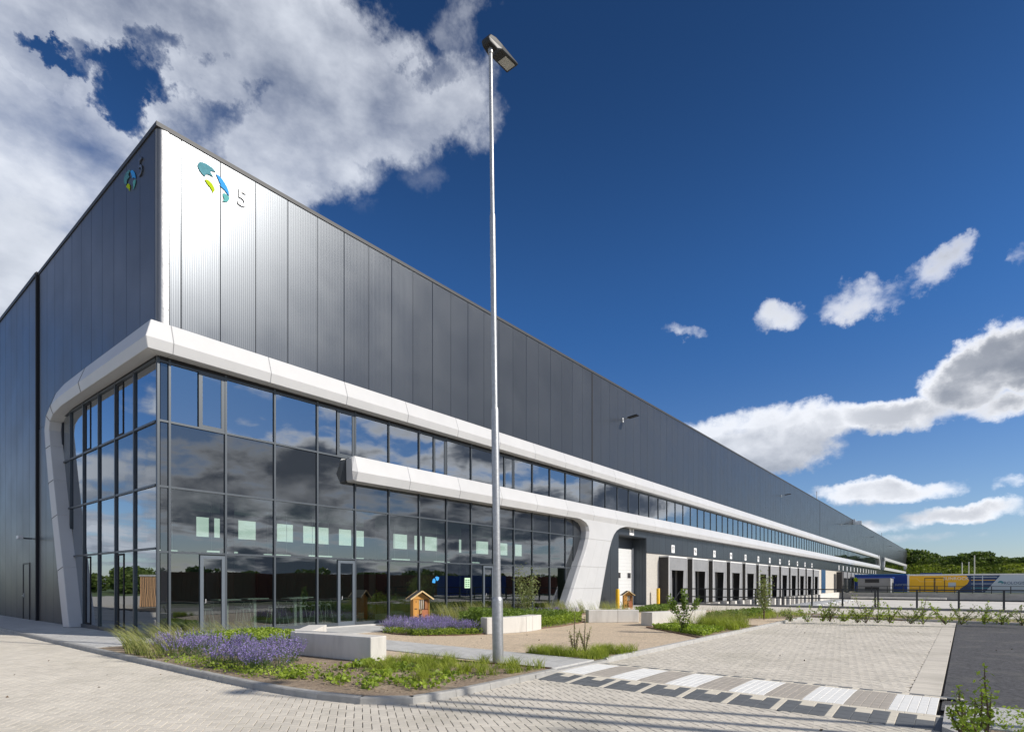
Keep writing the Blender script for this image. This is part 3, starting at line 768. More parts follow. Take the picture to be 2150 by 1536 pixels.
# horizontal run from the mitred corner, then arc, then leaning leg down to the ground
cent = [(-.0, 8.64), (3.0, 8.64), (5.6, 8.64), (8.0, 8.62), (9.1, 8.50), (9.75, 8.2), (10.02, 7.6), (9.86, 6.8), (9.45, 5.4), (9.0, 4.0), (8.3, 2.0), (7.6, .0)]
wid = [.44, .44, .44, .44, .44, .44, .47, .50, .54, .58, .64, .70]
rings = []
for i, (yc, zc) in enumerate(cent):
    a = Vector(cent[max(i - 1, 0)]); b = Vector(cent[min(i + 1, len(cent) - 1)]); t = (b - a).normalized(); nrm = Vector((-t.y, t.x))
    if i == 0:
        rings.append([(.02, .02, 9.02), (-.27, -.27, 9.08), (-.47, -.47, 8.50), (-.40, -.40, 8.20), (.02, .02, 8.20)])
    else:
        rg = ringL(yc, zc, nrm.x, nrm.y, wid[i]); 
        if i == len(cent) - 1: rg = [(x_, y_, 0.01) for x_, y_, z_ in rg]
        rings.append(rg)
cuts = [0, 2, 4, 5, 7, 8, 9, 10, 11]
for a, b in zip(cuts, cuts[1:]): 
    seg = rings[a:b + 1]
    sweepL([seg[0]] + seg[1:], 'band_panel')
jl = MB()
for c in cuts[1:-1]:
    rg = rings[c]; pts = [Vector(p) for p in rg[:4]]
    for p, q in zip(pts, pts[1:]):
        pp = p + Vector((-.004, 0, 0)); qq = q + Vector((-.004, 0, 0)); jl.bar(pp, qq, .012, .012)
jl.build('band_joints', M['band_joint'], wh)['kind'] = 'stuff'

# leaning column between the glazing and the docks
def facering(xl, xr, z, yf, yb=.02):
    c = .16
    return [(xl, yb, z), (xl + .02, yf + c, z), (xl + .55 * c + .06, yf, z), (xr - .1, yf, z), (xr, yf + c, z), (xr, yb, z)]
zs = [0.0, 1.3, 2.6, 3.6, 4.3, 4.75, 5.05, 5.25, 5.40, 5.43]
xl = [20.55, 21.35, 22.15, 22.78, 23.12, 23.22, 23.12, 22.85, 22.3, 21.9]
xr = [24.45, 24.92, 25.42, 25.82, 26.20, 26.55, 26.95, 27.45, 28.2, 28.7]
secs = [facering(a, b, z, -.62 + .10 * (z / 5.4), .02) for a, b, z in zip(xl, xr, zs)]
def sweepC(secs, name):
    mb = MB(); n = len(secs[0]); vs = [p for s in secs for p in s]; fs = []
    for k in range(len(secs) - 1):
        for i in range(n):
            j = (i + 1) % n; fs.append((k * n + i, k * n + j, (k + 1) * n + j, (k + 1) * n + i))
    m = len(secs) - 1; fs += [tuple(range(n))[::-1], tuple(range(m * n, m * n + n))]
    mb.add(vs, fs); o = mb.build(name, M['band'], wh); bevel(o, .01, 1); return o
for a, b in ((0, 1), (1, 2), (2, 4), (4, 9)):
    s = [list(r_) for r_ in secs[a:b + 1]]
    s[0] = [(x_, y_, z_ + (.006 if a else 0)) for x_, y_, z_ in s[0]]
    sweepC(s, 'column_panel')
cj = MB()
for k in (1, 2, 4):
    s = secs[k]
    pts = [Vector(p) for p in s]
    for p, q in zip(pts[1:4], pts[2:5]): cj.bar(p + Vector((0, .004, .003)), q + Vector((0, .004, .003)), .03, .014)
for fx in (.36, .68):
    for k in range(0, 4):
        s0, s1 = secs[k], secs[k + 1]
        a = Vector(s0[2]).lerp(Vector(s0[3]), fx); b = Vector(s1[2]).lerp(Vector(s1[3]), fx); cj.bar(a + Vector((0, .0035, 0)), b + Vector((0, .0035, 0)), .010, .012)
cj.build('column_joints', mat('fine_joint', (.45, .45, .44), .7), wh)['kind'] = 'stuff'

# ---- glazing of the long side
ZT = [0.10, 2.52, 4.42, 6.33, 8.06]
mull = [.30, 1.925, 3.555, 5.18, 6.81, 8.44, 10.08, 11.72, 13.36, 14.99, 16.62, 18.24, 19.88, 21.50, 23.1]
def colleft(z): return float(np.interp(z, zs, xl))
def bar(x0, y0, z0, x1, y1, z1, name='mullion', m_='frame', par=None): return MB().box(x0, y0, z0, x1, y1, z1).build(name, M[m_], par or wh)
def pane(x0, x1, z0, z1, mt, yy=-.0, par=None, name='window_pane'):
    b = colleft(z0) + .1; t = colleft(z1) + .1
    pts = [(x0, yy, z0), (x1, yy, z0), (x1, yy, z1), (x0, yy, z1)]
    if z1 < 5.5 and (x1 > b or x1 > t):
        if x0 > max(b, t): return
        pts = [(x0, yy, z0), (min(x1, max(b, x0 + .01)), yy, z0), (min(x1, t), yy, z1), (x0, yy, z1)]
    mb = MB(); vs = pts + [(p[0], p[1] + .012, p[2]) for p in pts]
    mb.add(vs, [(0, 1, 2, 3), (7, 6, 5, 4), (1, 0, 4, 5), (2, 1, 5, 6), (3, 2, 6, 7), (0, 3, 7, 4)])
    return mb.build(name, mt, par or wh)
DOORS = {1: 'door', 5: 'door'}
bays = list(zip([.04] + mull, mull))
doorbays = {1: 1, 4: 1, 9: 1, 13: 1}         # bay index -> glass door at its right side
for bi, (a, b) in enumerate(bays):
    for ri in range(4):
        z0, z1 = ZT[ri], ZT[ri + 1]
        ztop = z1
        if ri == 2 and a > 6.0: ztop = 5.45
        mt = M['spandrel'] if (ri == 2 or bi == 0) else (M['glass'] if ri < 2 else M['glass_up'])
        x0, x1 = a + .03, b - .03
        if ri == 0 and bi in doorbays:
            xd = x1 - .70
            pane(x0, xd - .06, z0 + .03, z1 - .03, mt)
            if bi == 13: continue
            d = empty('glass_door', (xd, -.03, 0)); d.parent = wh
            f = MB(); w_ = x1 - xd
            for (p, q, r1, r2) in ((-.045, .055, .02, 2.46), (w_ - .10, w_, .02, 2.46)): f.box(p, -.02, r1, q, .06, r2)
            f.box(.055, -.02, .02, w_ - .10, .06, .17); f.box(.055, -.02, 2.36, w_ - .10, .06, 2.46)
            f.build('frame', mat('door_frame', (.13, .155, .185), .4, .3) if 'door_frame' not in bpy.data.materials else bpy.data.materials['door_frame'], d)
            MB().box(.056, .01, .171, w_ - .101, .02, 2.359).build('pane', M['glass'], d)
            hh = MB(); hh.tube([(.09, -.02, 1.0), (.09, -.08, 1.0), (.09, -.08, 1.12)], .012); hh.build('handle', M['white_metal'], d)
        elif ri == 3 and bi in (1, 4, 7, 10):
            xd = x1 - .78
            pane(x0, xd - .03, z0 + .03, ztop - .03, mt)
            wv = empty('opening_window', (xd, -.02, 0)); wv.parent = wh
            f = MB(); w_ = x1 - xd
            f.box(0, -.02, z0 + .03, .11, .04, ztop - .02); f.box(w_ - .11, -.02, z0 + .03, w_, .04, ztop - .02); f.box(.11, -.02, z0 + .03, w_ - .11, .04, z0 + .12); f.box(.11, -.02, ztop - .09, w_ - .11, .04, ztop - .02)
            f.build('frame', M['frame'], wv); MB().box(.111, .0, z0 + .121, w_ - .111, .01, ztop - .091).build('pane', M['glass_up'], wv)
        else:
            pane(x0, x1, z0 + .03, ztop - .03, mt)
for i, mx in enumerate(mull[:-1]):
    top = 8.15
    if mx < 6.0: bar(mx - .03, -.055, .02, mx + .03, .08, top)
    else:
        base = 0.02
        if mx > 20.6: base = float(np.interp(mx + .12, xl[:6], zs[:6]))
        bar(mx - .03, -.055, base, mx + .03, .08, 5.47)
        bar(mx - .03, -.055, 6.30, mx + .03, .08, top)
bar(-.03, -.05, .02, .035, .06, 8.15, 'corner_post'); 
XR = [20.6, 22.2, 23.2, 24.5, 24.5]
for ri, z in enumerate(ZT):
    xe = [20.6, 22.15, 23.15, 6.45, 24.5][ri]
    bar(.036, -.045, z - (.08 if ri == 0 else .03), xe, .07, z + .03, 'transom')
bar(6.45, -.045, 6.34, 24.5, .07, 6.42, 'transom')
MB().box(.05, -.03, 8.09, 24.5, .06, 8.2).build('transom', M['joint'], wh)
# upper ribbon of windows beyond the joint
xx = 24.6; pm_ = MB().box(0, 0, 0, 1.58, .012, 1.62).mesh('window_pane', M['glass_up']); bm_ = MB().box(-.028, -.05, 0, .028, .07, 1.76).mesh('mullion', M['frame'])
MB().box(23.13, -.015, 6.42, 24.5, .0, 8.09).build('window_pane', M['spandrel'], wh)
while xx < 171.5:
    link('window_pane', pm_, wh, (xx + .028, -.005, 6.44)); link('mullion', bm_, wh, (xx, 0, 6.36)); xx += 1.632
MB().box(24.5, -.04, 6.36, 173.5, .06, 6.44).build('transom', M['frame'], wh); MB().box(24.5, -.04, 8.06, 173.5, .06, 8.2).build('transom', M['frame'], wh)
MB().box(171.4, -.01, 6.44, 173.3, .0, 8.06).build('window_pane', M['glass_up'], wh)

# ---- glazing of the short side
ZL = [0.10, 2.62, 4.46, 6.31, 8.10]
ml = [.10, 1.76, 3.42, 5.06, 6.72, 8.28, 9.6]
lr = lambda z: float(np.interp(z, [0, 2, 4, 5.4, 6.8, 7.6, 8.15], [6.95, 7.70, 8.45, 8.95, 9.38, 9.45, 9.2]))
for bi in range(6):
    a, b = ml[bi] + .03, ml[bi + 1] - .03
    for ri in range(4):
        z0, z1 = ZL[ri] + .03, ZL[ri + 1] - .03
        mt = M['spandrel'] if ri == 2 else M['glass_side']
        y0, y1 = min(b, lr(z0)), min(b, lr(z1))
        if y0 <= a + .02 and y1 <= a + .02: continue
        y0 = max(y0, a + .01); y1 = max(y1, a + .01)
        pts = [(0, a, z0), (0, y0, z0), (0, y1, z1), (0, a, z1)]
        mb = MB(); vs = pts + [(.012, p[1], p[2]) for p in pts]
        mb.add(vs, [(3, 2, 1, 0), (4, 5, 6, 7), (0, 1, 5, 4), (1, 2, 6, 5), (2, 3, 7, 6), (3, 0, 4, 7)]); mb.build('window_pane', mt, wh)
for i, my in enumerate(ml[1:-1]):
    bar(-.055, my - .03, 0.02 if my < 6.9 else float(np.interp(my, [6.95, 8.45, 8.95], [0, 4, 5.4])), .08, my + .03, 8.15)
for z, ye in zip(ZL, (7.0, 7.95, 8.6, 9.25, 9.3)): bar(-.045, .10, z - (.1 if z < 1 else .03), .07, ye, z + .03, 'transom')
MB().box(-.035, .1, 8.12, .06, 9.3, 8.2).build('transom', M['joint'], wh)
for (a, z0, z1) in ((2.75, 6.36, 8.05), (6.0, 6.36, 8.05), (2.7, .14, 2.56), (6.0, .14, 2.56)):
    f = MB(); f.box(-.02, a, z0, .05, a + .05, z1); f.box(-.02, a + .50, z0, .05, a + .56, z1); f.box(-.02, a + .05, z1 - .06, .05, a + .5, z1); f.box(-.02, a + .05, z0, .05, a + .5, z0 + .06)
    f.build('sash_frame', M['joint'], wh)

# ---- rooms behind the glass
rm = MB(); rm.box(.14, .14, -.02, 27.5, 12, 0.0); rm.build('lobby_floor', M['int_floor'], wh)
rm = MB(); rm.box(.14, .14, 4.5, 27.5, 12, 4.6); rm.box(.14, .14, 6.05, 27.5, 12, 6.2); rm.build('storey_floor', M['interior'], wh)
bw = MB(); YB = 6.0
holes = [(3.55, 4.05), (4.25, 4.95), (5.25, 6.75), (7.0, 7.8), (8.3, 9.7), (10.25, 11.0), (11.2, 12.1), (12.6, 13.5), (13.7, 14.7), (15.2, 15.8), (16.0, 17.0), (17.6, 18.2), (18.5, 19.6), (20.4, 21.6), (22.6, 23.6), (24.4, 25.2)]
bw.box(.14, YB, 0, 27.5, YB + .1, 3.50); bw.box(.14, YB, 4.30, 27.5, YB + .1, 4.5)
px_ = .14
for a, b in holes: bw.box(px_, YB, 3.5, a, YB + .1, 4.30); px_ = b
bw.box(px_, YB, 3.5, 27.5, YB + .1, 4.30); bw.build('partition', M['interior'], wh)
for a, b in holes: MB().box(a, YB + .05, 3.5, b, YB + .07, 4.30).build('clerestory', M['int_light'], wh)
bk = MB(); bk.box(.14, 9.4, 0, 27.5, 9.5, 8.2); bk.box(27.5, .14, 0, 27.6, 9.4, 8.2); bk.box(24.0, 1.6, 6.2, 172, 1.7, 8.4); bk.box(24.0, .36, 6.2, 172, 1.6, 6.3); bk.build('rear_wall', M['interior'], wh)
pil = MB()
for xq in (3.0, 9.3, 15.6, 21.5): pil.box(xq, 2.4, 0, xq + .35, 2.75, 8.2)
for xq in (6.0, 12.5, 17.8): pil.box(xq, YB - .12, 0, xq + .9, YB - .01, 4.4)
pil.build('interior_columns', M['int_dark'], wh)['kind'] = 'stuff'
for i, (tx, ty) in enumerate(((2.7, 1.6), (4.0, 2.2), (5.2, 1.5), (6.1, 2.6))):
    t = empty('high_table', (tx, ty, 0)); tag(t, ['white high table nearest the glazed corner, inside behind the glass', 'second white high table from the glazed corner, inside behind the glass', 'third white high table from the corner, inside just left of the glass door', 'white high table inside behind the second glass door'][i], 'table', 'high tables inside the lobby')
    MB().box(-.4, -.3, 1.02, .4, .3, 1.06).build('table_top', M['white_paint'], t); MB().box(-.05, -.05, 0, .05, .05, 1.02).build('leg', M['white_paint'], t)

# pendant light bars, stools
for i, (a, b_, z) in enumerate(((1.2, 3.2, 2.7), (3.4, 3.4, 2.75), (5.4, 3.1, 2.7), (7.6, 3.5, 2.75), (9.6, 3.2, 2.7), (12.0, 3.4, 2.75), (14.6, 3.2, 2.7), (17.2, 3.4, 2.75))):
    lt = empty('pendant_light', (a, b_, z)); lt.parent = wh
    MB().box(-.55, -.04, 0, .55, .04, .05).build('light_bar', M['int_light'], lt)
    MB().box(-.4, -.005, .05, -.39, .005, 1.7).box(.39, -.005, .05, .4, .005, 1.7).build('suspension', M['white_metal'], lt)
for i, (a, b_) in enumerate(((2.2, 1.9), (3.2, 1.3), (3.6, 2.6), (4.5, 1.8), (5.0, 2.1), (5.7, 1.9), (6.6, 2.3), (7.3, 2.6))):
    s_ = empty('bar_stool', (a, b_, 0)); tag(s_, 'white bar stool inside the lobby, %s from the glazed corner' % ['first', 'second', 'third', 'fourth', 'fifth', 'sixth', 'seventh', 'eighth'][i], 'stool', 'bar stools at the high tables')
    MB().tube([(0, 0, .70), (0, 0, .74)], .18, 14).build('seat', M['white_paint'], s_)
    MB().tube([(.17, -.12, .74), (.2, 0, .92), (.17, .12, .74)], .012, 6).build('backrest', M['white_paint'], s_)
    for q, w in ((1, 1), (1, -1), (-1, 1), (-1, -1)): MB().tube([(q * .1, w * .1, .70), (q * .2, w * .2, 0)], .011, 6).build('leg', M['white_paint'], s_)

# ---- door 98, concrete plinth wall and docks
rb = empty('roller_door', (29.25, 1.0, 0)); rb.parent = wh
lv = MB()
for k in range(16): lv.box(.15, 0, .02 + k * .255, 2.88, .035, .27 + k * .255)
lv.build('door_slats', M['white_metal'], rb)['kind'] = 'stuff'
for xq in (.72, 2.30):
    wn = MB(); wn.box(xq - .3, -.02, 1.93, xq + .3, -.001, 2.42); w_o = wn.build('window_frame', M['dock_edge'], rb); MB().box(xq - .25, -.03, 1.98, xq + .25, -.021, 2.37).build('pane', M['ink'], rb)
MB().box(.0, -.03, 0, .13, .06, 4.2).build('guide_rail', M['dock_edge'], rb); MB().box(2.89, -.03, 0, 3.02, .06, 4.2).build('guide_rail', M['dock_edge'], rb)
rv = MB(); rv.box(28.0, 1.05, 0, 29.24, 1.1, 4.12); rv.box(28.0, 1.05, 4.12, 32.3, 1.1, 4.92); rv.box(28.0, .02, 4.90, 32.3, 1.1, 4.94); rv.build('lintel', M['frame'], wh)
rv = MB()
for k in range(4): rv.box(32.28, .03 + k * .255, 0, 32.34, .27 + k * .255, 4.9)
rv.box(32.33, .02, 0, 32.4, 1.1, 4.9); rv.box(28.0, .02, 0, 28.06, 1.1, 4.9); rv.build('reveal', M['frame'], wh)
MB().box(28, 0.02, -.05, 32.3, 1.1, 0.0).build('threshold', M['wallconc'], wh)
DX0, DS, ND = 34.53, 4.83, 12
MB().box(32.34, -.02, -1.25, DX0 + ND * DS + 4.0, .04, 3.82).build('plinth_wall', M['stipple'], wh)
def dock_parts():
    d = empty('loading_dock'); d.parent = wh
    W_, Y_ = 3.6, -.8
    MB().box(0, Y_ + .03, 0.0, .06, -.021, 3.60).build('side_curtain', M['rubber_dark'], d)
    MB().box(W_ - .06, Y_ + .03, 0.0, W_, -.021, 3.60).build('side_curtain', M['rubber_dark'], d)
    MB().box(0, Y_, 3.60, W_, -.021, 3.70).build('hood', M['dock_edge'], d)
    e = MB(); e.box(-.005, Y_ - .03, 0, .05, Y_ + .03, 3.6); e.box(W_ - .05, Y_ - .03, 0, W_ + .005, Y_ + .03, 3.6); e.build('edge_strip', M['dock_edge'], d)
    MB().box(.06, Y_ + .0, 2.62, W_ - .06, Y_ + .015, 3.60).build('head_curtain', M['rubber'], d)
    for s in (0, 1):
        a = .06 if s == 0 else W_ - .06; b1 = .62 if s == 0 else W_ - .62; b2 = .78 if s == 0 else W_ - .78
        vs = [(a, Y_ + .02, 0), (b2, Y_ + .05, 0), (b1, Y_ + .02, 2.66), (a, Y_ + .02, 2.66)]; vs += [(x_, y_ + .012, z_) for x_, y_, z_ in vs]
        MB().add(vs, [(0, 1, 2, 3), (7, 6, 5, 4), (0, 4, 5, 1), (1, 5, 6, 2), (2, 6, 7, 3), (3, 7, 4, 0)]).build('flap', M['rubber'], d)
    MB().box(.5, -.022, 0, W_ - .5, -.0205, 3.3).build('door_leaf', M['dock_black'], d)
    MB().box(.1, -.75, -.06, W_ - .1, -.021, -.0).build('dock_leveller', M['black_metal'], d)
    for xq in (.35, W_ - .85): bevel(MB().box(xq, -1.15, -1.2, xq + .5, -.021, -.08).build('bumper_block', M['concrete'], d), .02, 1)
    MB().box(1.0, -.9, -1.2, 2.6, -.3, -.35).build('pit_frame', M['black_metal'], d)
    return d
d0 = dock_parts(); d0.location = (DX0, 0, 0)
for i in range(1, ND): c = copy_tree(d0, wh); c.location = (DX0 + i * DS, 0, 0)
xe = DX0 + ND * DS
MB().box(xe + 4.0, -.02, -1.25, ENDX, .04, 3.82).build('plinth_wall', mat('cream_wall', (.52, .48, .41), .85, var=.05), wh)
MB().box(97.5, -.06, 0, 101.0, -.021, 3.82).build('tall_opening', M['door_blue'], wh)
MB().box(108.9, -.06, 0, 110.9, -.021, 3.3).build('tall_opening', M['int_dark'], wh)
MB().box(111.6, -.9, 0, 113.0, -.021, 3.7).build('tall_opening', M['rubber_dark'], wh)
farshel = MB().box(0, -.8, 0, .1, -.021, 3.6).box(3.5, -.8, 0, 3.6, -.021, 3.6).box(0, -.8, 3.6, 3.6, -.021, 3.7).box(.1, -.8, 2.6, 3.5, -.78, 3.6).box(.5, -.1, 0, 3.1, -.03, 2.6, 1).mesh('loading_dock', [M['rubber'], M['dock_black']])
for i in range(13): link('loading_dock', farshel, wh, (114.3 + i * 4.66, 0, 0))
MB().box(88.7 + 4, -.5, -1.2, 111.8, -.021, -.02).build('dock_apron', M['yard'], wh)

# ================================================================== signs on the building
def text_mesh(s, size, depth, name):
    c = bpy.data.curves.new(name, 'FONT'); c.body = s; c.size = size; c.extrude = depth / 2; c.resolution_u = 3
    c.align_x = 'CENTER'; c.align_y = 'CENTER'
    o = bpy.data.objects.new('tmp', c); COL.objects.link(o); dg = bpy.context.evaluated_depsgraph_get()
    me = bpy.data.meshes.new_from_object(o.evaluated_get(dg)); bpy.data.objects.remove(o); bpy.data.curves.remove(c); return me
def place_text(me, m_, loc, rot, parent=None, name='lettering', sx=1.):
    me.materials.clear(); me.materials.append(m_); o = link(name, me, parent); o.location = loc; o.rotation_euler = rot; o.scale = (sx, 1, 1); return o
EM = {'teal': [(637, 410), (640, 390), (650, 374), (668, 362), (690, 357), (715, 357), (740, 361), (768, 382), (752, 385), (738, 391), (726, 400), (730, 412), (748, 437), (730, 436), (712, 438), (698, 447), (690, 458), (688, 474), (668, 465), (650, 448), (639, 428)],
      'azure': [(770, 400), (776, 396), (790, 398), (815, 412), (838, 440), (856, 470), (865, 498), (867, 528), (850, 512), (835, 497), (815, 488), (795, 478), (806, 470), (795, 452), (785, 430)],
      'lime': [(686, 503), (698, 492), (712, 489), (730, 496), (745, 510), (756, 532), (758, 552), (743, 582), (738, 560), (726, 543), (708, 530), (696, 516)],
      'teal2': [(819, 540), (826, 530), (838, 527), (852, 530), (868, 540), (867, 558), (858, 582), (842, 598), (815, 608), (826, 592), (830, 576), (822, 560)]}
def emblem(axis):
    g = empty('wall_emblem')
    for k, pts in EM.items():
        u = [((x - 632) / 240., (615 - y_) / 262.) for x, y_ in pts]
        if axis == 0: P3 = [(1.06 + a * .98, 13.58 + b * .92 - a * .02) for a, b in u]; f = lambda a, d, z: (a, -.035 - d, z)
        else: P3 = [(2.58 - a * 1.02, 13.72 + b * .80 - 0.0) for a, b in u]; f = lambda a, d, z: (-.035 - d, a, z)
        n = len(P3); mb = MB(); ss = sum(P3[i][0] * P3[(i + 1) % n][1] - P3[(i + 1) % n][0] * P3[i][1] for i in range(n))
        if (ss < 0) != (axis == 1): P3 = P3[::-1]
        mb.add([f(a, .008, z) for a, z in P3] + [f(a, .022, z) for a, z in P3], [tuple(range(n))[::-1], tuple(range(n, 2 * n))] + [(i, (i + 1) % n, (i + 1) % n + n, i + n) for i in range(n)])
        mb.build('emblem_piece', M[k], g)
    return g
tag(emblem(0), 'round emblem of teal, blue and green pieces on the sunlit long wall', 'emblem')
tag(emblem(1), 'round emblem of teal, blue and green pieces on the shaded short wall', 'emblem')
five = text_mesh('5', .74, .03, 'numeral')
five.materials.append(M['trim'])
o = link('wall_numeral', five, None, (2.44, -.055, 13.98)); o.rotation_euler = (rad(90), 0, 0); tag(o, 'silver number 5 on the sunlit long wall beside the emblem', 'number')
o = link('wall_numeral', five, None, (-.055, 1.16, 14.12)); o.rotation_euler = (rad(90), 0, rad(-90)); tag(o, 'silver number 5 on the shaded short wall beside the emblem', 'number')
def number_sign(txt, x, z, w, h, label, far_=False):
    s = empty('number_sign', (x, -.035, z)); tag(s, label, 'number sign', 'dock number signs in a row over the docks')
    MB().box(-w / 2, -.02, -h / 2, w / 2, 0, h / 2).build('sign_plate', M['white_paint'], s)
    if txt: place_text(text_mesh(txt, h * .72, .004, 'digits'), M['ink'], (0, -.024, 0), (rad(90), 0, 0), s, 'digits', .92)
number_sign('98', 29.92, 5.28 - .0, .66, .62, 'white number plate 98 over the white roller door')
ORD = ['first', 'second', 'third', 'fourth', 'fifth', 'sixth', 'seventh', 'eighth', 'ninth', 'tenth', 'eleventh', 'twelfth', 'thirteenth']
for i in range(12):
    number_sign(str(97 - i), 37.15 + i * 4.815, 4.35, .62, .62, 'white number plate over the %s dock from the roller door' % ORD[i])
for i in range(13):
    number_sign(None, 114.1 + i * 4.66, 4.5, .7, .9, 'small white plate, %s in the far row beyond the tall blue opening' % ORD[i])
# lamps high on the wall
lamp_me = None
def wall_lamp(x, z, label):
    t = empty('wall_lamp', (x, -.04, z)); tag(t, label, 'wall lamp', 'floodlights on brackets high on the long wall')
    MB().box(-.07, -.03, -.16, .07, 0, .12).build('bracket_plate', M['white_metal'], t)
    MB().tube([(0, -.02, 0), (0, -.25, .03), (0, -.45, .05)], .03, 8).build('arm', M['galv'], t)
    h = MB(); h.add([(-.16, -.42, .02), (.16, -.42, .02), (.2, -1.15, .10), (-.2, -1.15, .10), (-.13, -.42, .10), (.13, -.42, .10), (.17, -1.12, .16), (-.17, -1.12, .16)], [(0, 1, 2, 3)[::-1], (4, 5, 6, 7), (0, 1, 5, 4), (1, 2, 6, 5), (2, 3, 7, 6), (3, 0, 4, 7)])
    h.build('lamp_head', M['dark_lamp'], t); return t
for i, (x, lb) in enumerate(zip((28.6, 71.6, 116.8, 155.6, 199.3, 232), ('black wall lamp nearest the camera, high on the grey wall over the roller door', 'second wall lamp from the corner, high over the middle docks', 'third wall lamp from the corner, past the second wall joint', 'fourth wall lamp along the roof line, over the far end of the white band', 'fifth wall lamp, just past the third joint', 'last and smallest wall lamp near the far end'))):
    wall_lamp(x, 12.75, lb)
for x in (94.9, 186): tag(MB().box(x, .1, 14.9, x + .12, .22, 16.3 if x < 100 else 16.0).build('roof_vent', M['white_metal']), 'thin white pipe standing on the roof edge ' + ('at the second wall joint' if x < 100 else 'at the far wall joint'), 'roof pipe')
o = MB().box(131, -.5, 14.0, 131.2, -.04, 15.0).box(131.2, -1.6, 13.9, 131.5, -.04, 14.6).build('roof_box', M['white_metal']); tag(o, 'small white box mounted just under the roof edge between two wall lamps', 'equipment box')
s_ = empty('security_camera', (-.09, 13.6, 3.55)); tag(s_, 'small black security camera beside the side door', 'security camera'); MB().tube([(0, 0, 0), (-.25, 0, 0), (-.38, .04, .05)], .03).build('arm', M['black_metal'], s_); MB().box(-.52, -.3, -.03, -.36, .12, .1).build('camera_body', M['white_metal'], s_)
t = empty('window_notice', (13.1, -.02, 1.62)); tag(t, 'pale green notice sheet stuck on the glass beside the entrance', 'notice')
MB().box(-.19, -.006, -.24, .19, 0, .24).build('sheet', mat('notice_green', (.50, .72, .52), .5), t)
pr = MB()
for a in (-.14, .02):
    for k in range(4): pr.box(a, -.009, -.18 + k * .095, a + .12, -.0065, -.13 + k * .095)
pr.build('print', mat('print_green', (.12, .25, .15), .6), t)['kind'] = 'stuff'
t = empty('window_emblem', (11.05, -.014, 1.75)); tag(t, 'light blue cloud shaped sticker on the glass entrance door', 'sticker')
MB().prism([(-.2, -.12), (-.02, -.14), (0, 0), (-.08, .08), (-.17, .02)], -.003, .003).build('emblem_piece', M['azure'], t).rotation_euler = (rad(90), 0, 0)
MB().prism([(.03, .02), (.10, -.05), (.2, .02), (.22, .12), (.08, .16), (-.02, .13)], -.003, .003).build('emblem_piece', M['azure'], t).rotation_euler = (rad(90), 0, 0)

# ================================================================== lamp post
def lamp_post(x, y_, label, hgt=12.35, head_rz=rad(0)):
    t = empty('lamp_post', (x, y_, -.03)); tag(t, label, 'lamp post')
    MB().tube([(0, 0, 0), (0, 0, 1.28), (0, 0, 1.33), (0, 0, 1.36)], [.112, .112, .104, .082], 24).build('base_section', M['galv'], t)
    MB().tube([(0, 0, 1.34), (0, 0, 5.1), (0, 0, 5.14), (0, 0, 5.18)], [.076, .076, .072, .06], 24).build('lower_shaft', M['galv'], t)
    MB().tube([(0, 0, 5.16), (0, 0, 9.0), (0, 0, 9.04), (0, 0, 9.08)], [.058, .056, .053, .044], 20).build('middle_shaft', M['galv'], t)
    MB().tube([(0, 0, 9.05), (0, 0, hgt - .3)], [.043, .038], 16).build('upper_shaft', M['galv'], t)
    h = empty('lamp_head', (0, 0, hgt - .3), head_rz); h.parent = t
    prof = [(-.14, .13), (-.19, .05), (-.16, .22), (0, .30), (.20, .22), (.85, .14), (.85, .10), (.2, .10), (.1, .03)]
    vs = []; w = [.13] * 9
    outline = [(-.13, .0), (-.17, .08), (-.11, .17), (.04, .20), (.22, .165), (.72, .125), (.72, .085), (.20, .04), (.08, -.02)]
    for s in (-1, 1):
        for a, z in outline:
            ww = .10 + .055 * max(0, min(1, (a + .1) / .4)); vs.append((a, s * ww, z))
    n = len(outline); mb = MB(); mb.add(vs, [tuple(range(n)), tuple(range(n, 2 * n))[::-1]] + [(i, i + n, (i + 1) % n + n, (i + 1) % n) for i in range(n)])
    o = mb.build('housing', M['dark_lamp'], h); bevel(o, .02, 2)
    l_ = MB(); l_.add([(.36, -.105, .048), (.67, -.105, .075), (.67, .105, .075), (.36, .105, .048)], [(3, 2, 1, 0)])
    l_.build('lens', M['lens'], h)
    MB().tube([(0, 0, -.10), (0, 0, .05)], .052, 14).build('socket', M['galv'], h)
    return t
lp = lamp_post(2.31, -10.91, 'tall galvanised lamp post with flat dark head at the corner of the front bed', 12.68)
lp.rotation_euler = (rad(-.37), rad(-.66), 0)
# posts behind the photographer, whose shadows cross the road
def back_to(px, py, hl): 
    x, y_ = G(px, py, ZR); return (x + .34 * hl, y_ - hl)
b = back_to(455, 1449, 17.6); l2 = lamp_post(b[0], b[1], 'lamp post behind the photographer, seen only by its shadow and reflection')
for i, (px, py, hl, h) in enumerate(((905, 1452, 14.5, 10.2), (860, 1466, 13.2, 9.3), (640, 1462, 19.0, 13.3), (840, 1500, 21.0, 13.5))):
    x, y_ = back_to(px, py, hl); t = empty('flag_pole', (x, y_, -.1)); tag(t, ['flag pole behind the photographer casting the upper shadow line on the road', 'flag pole behind the photographer casting the second shadow line on the road', 'tall flag pole behind the photographer casting the third shadow line', 'tallest flag pole behind the photographer casting the lowest shadow line'][i], 'flag pole', 'flag poles behind the camera')
    MB().tube([(0, 0, 0), (0, 0, h)], [.085, .06], 10).build('pole', M['white_metal'], t); MB().tube([(0, 0, 0), (0, 0, .2)], [.12, .12], 10).build('base', M['galv'], t)

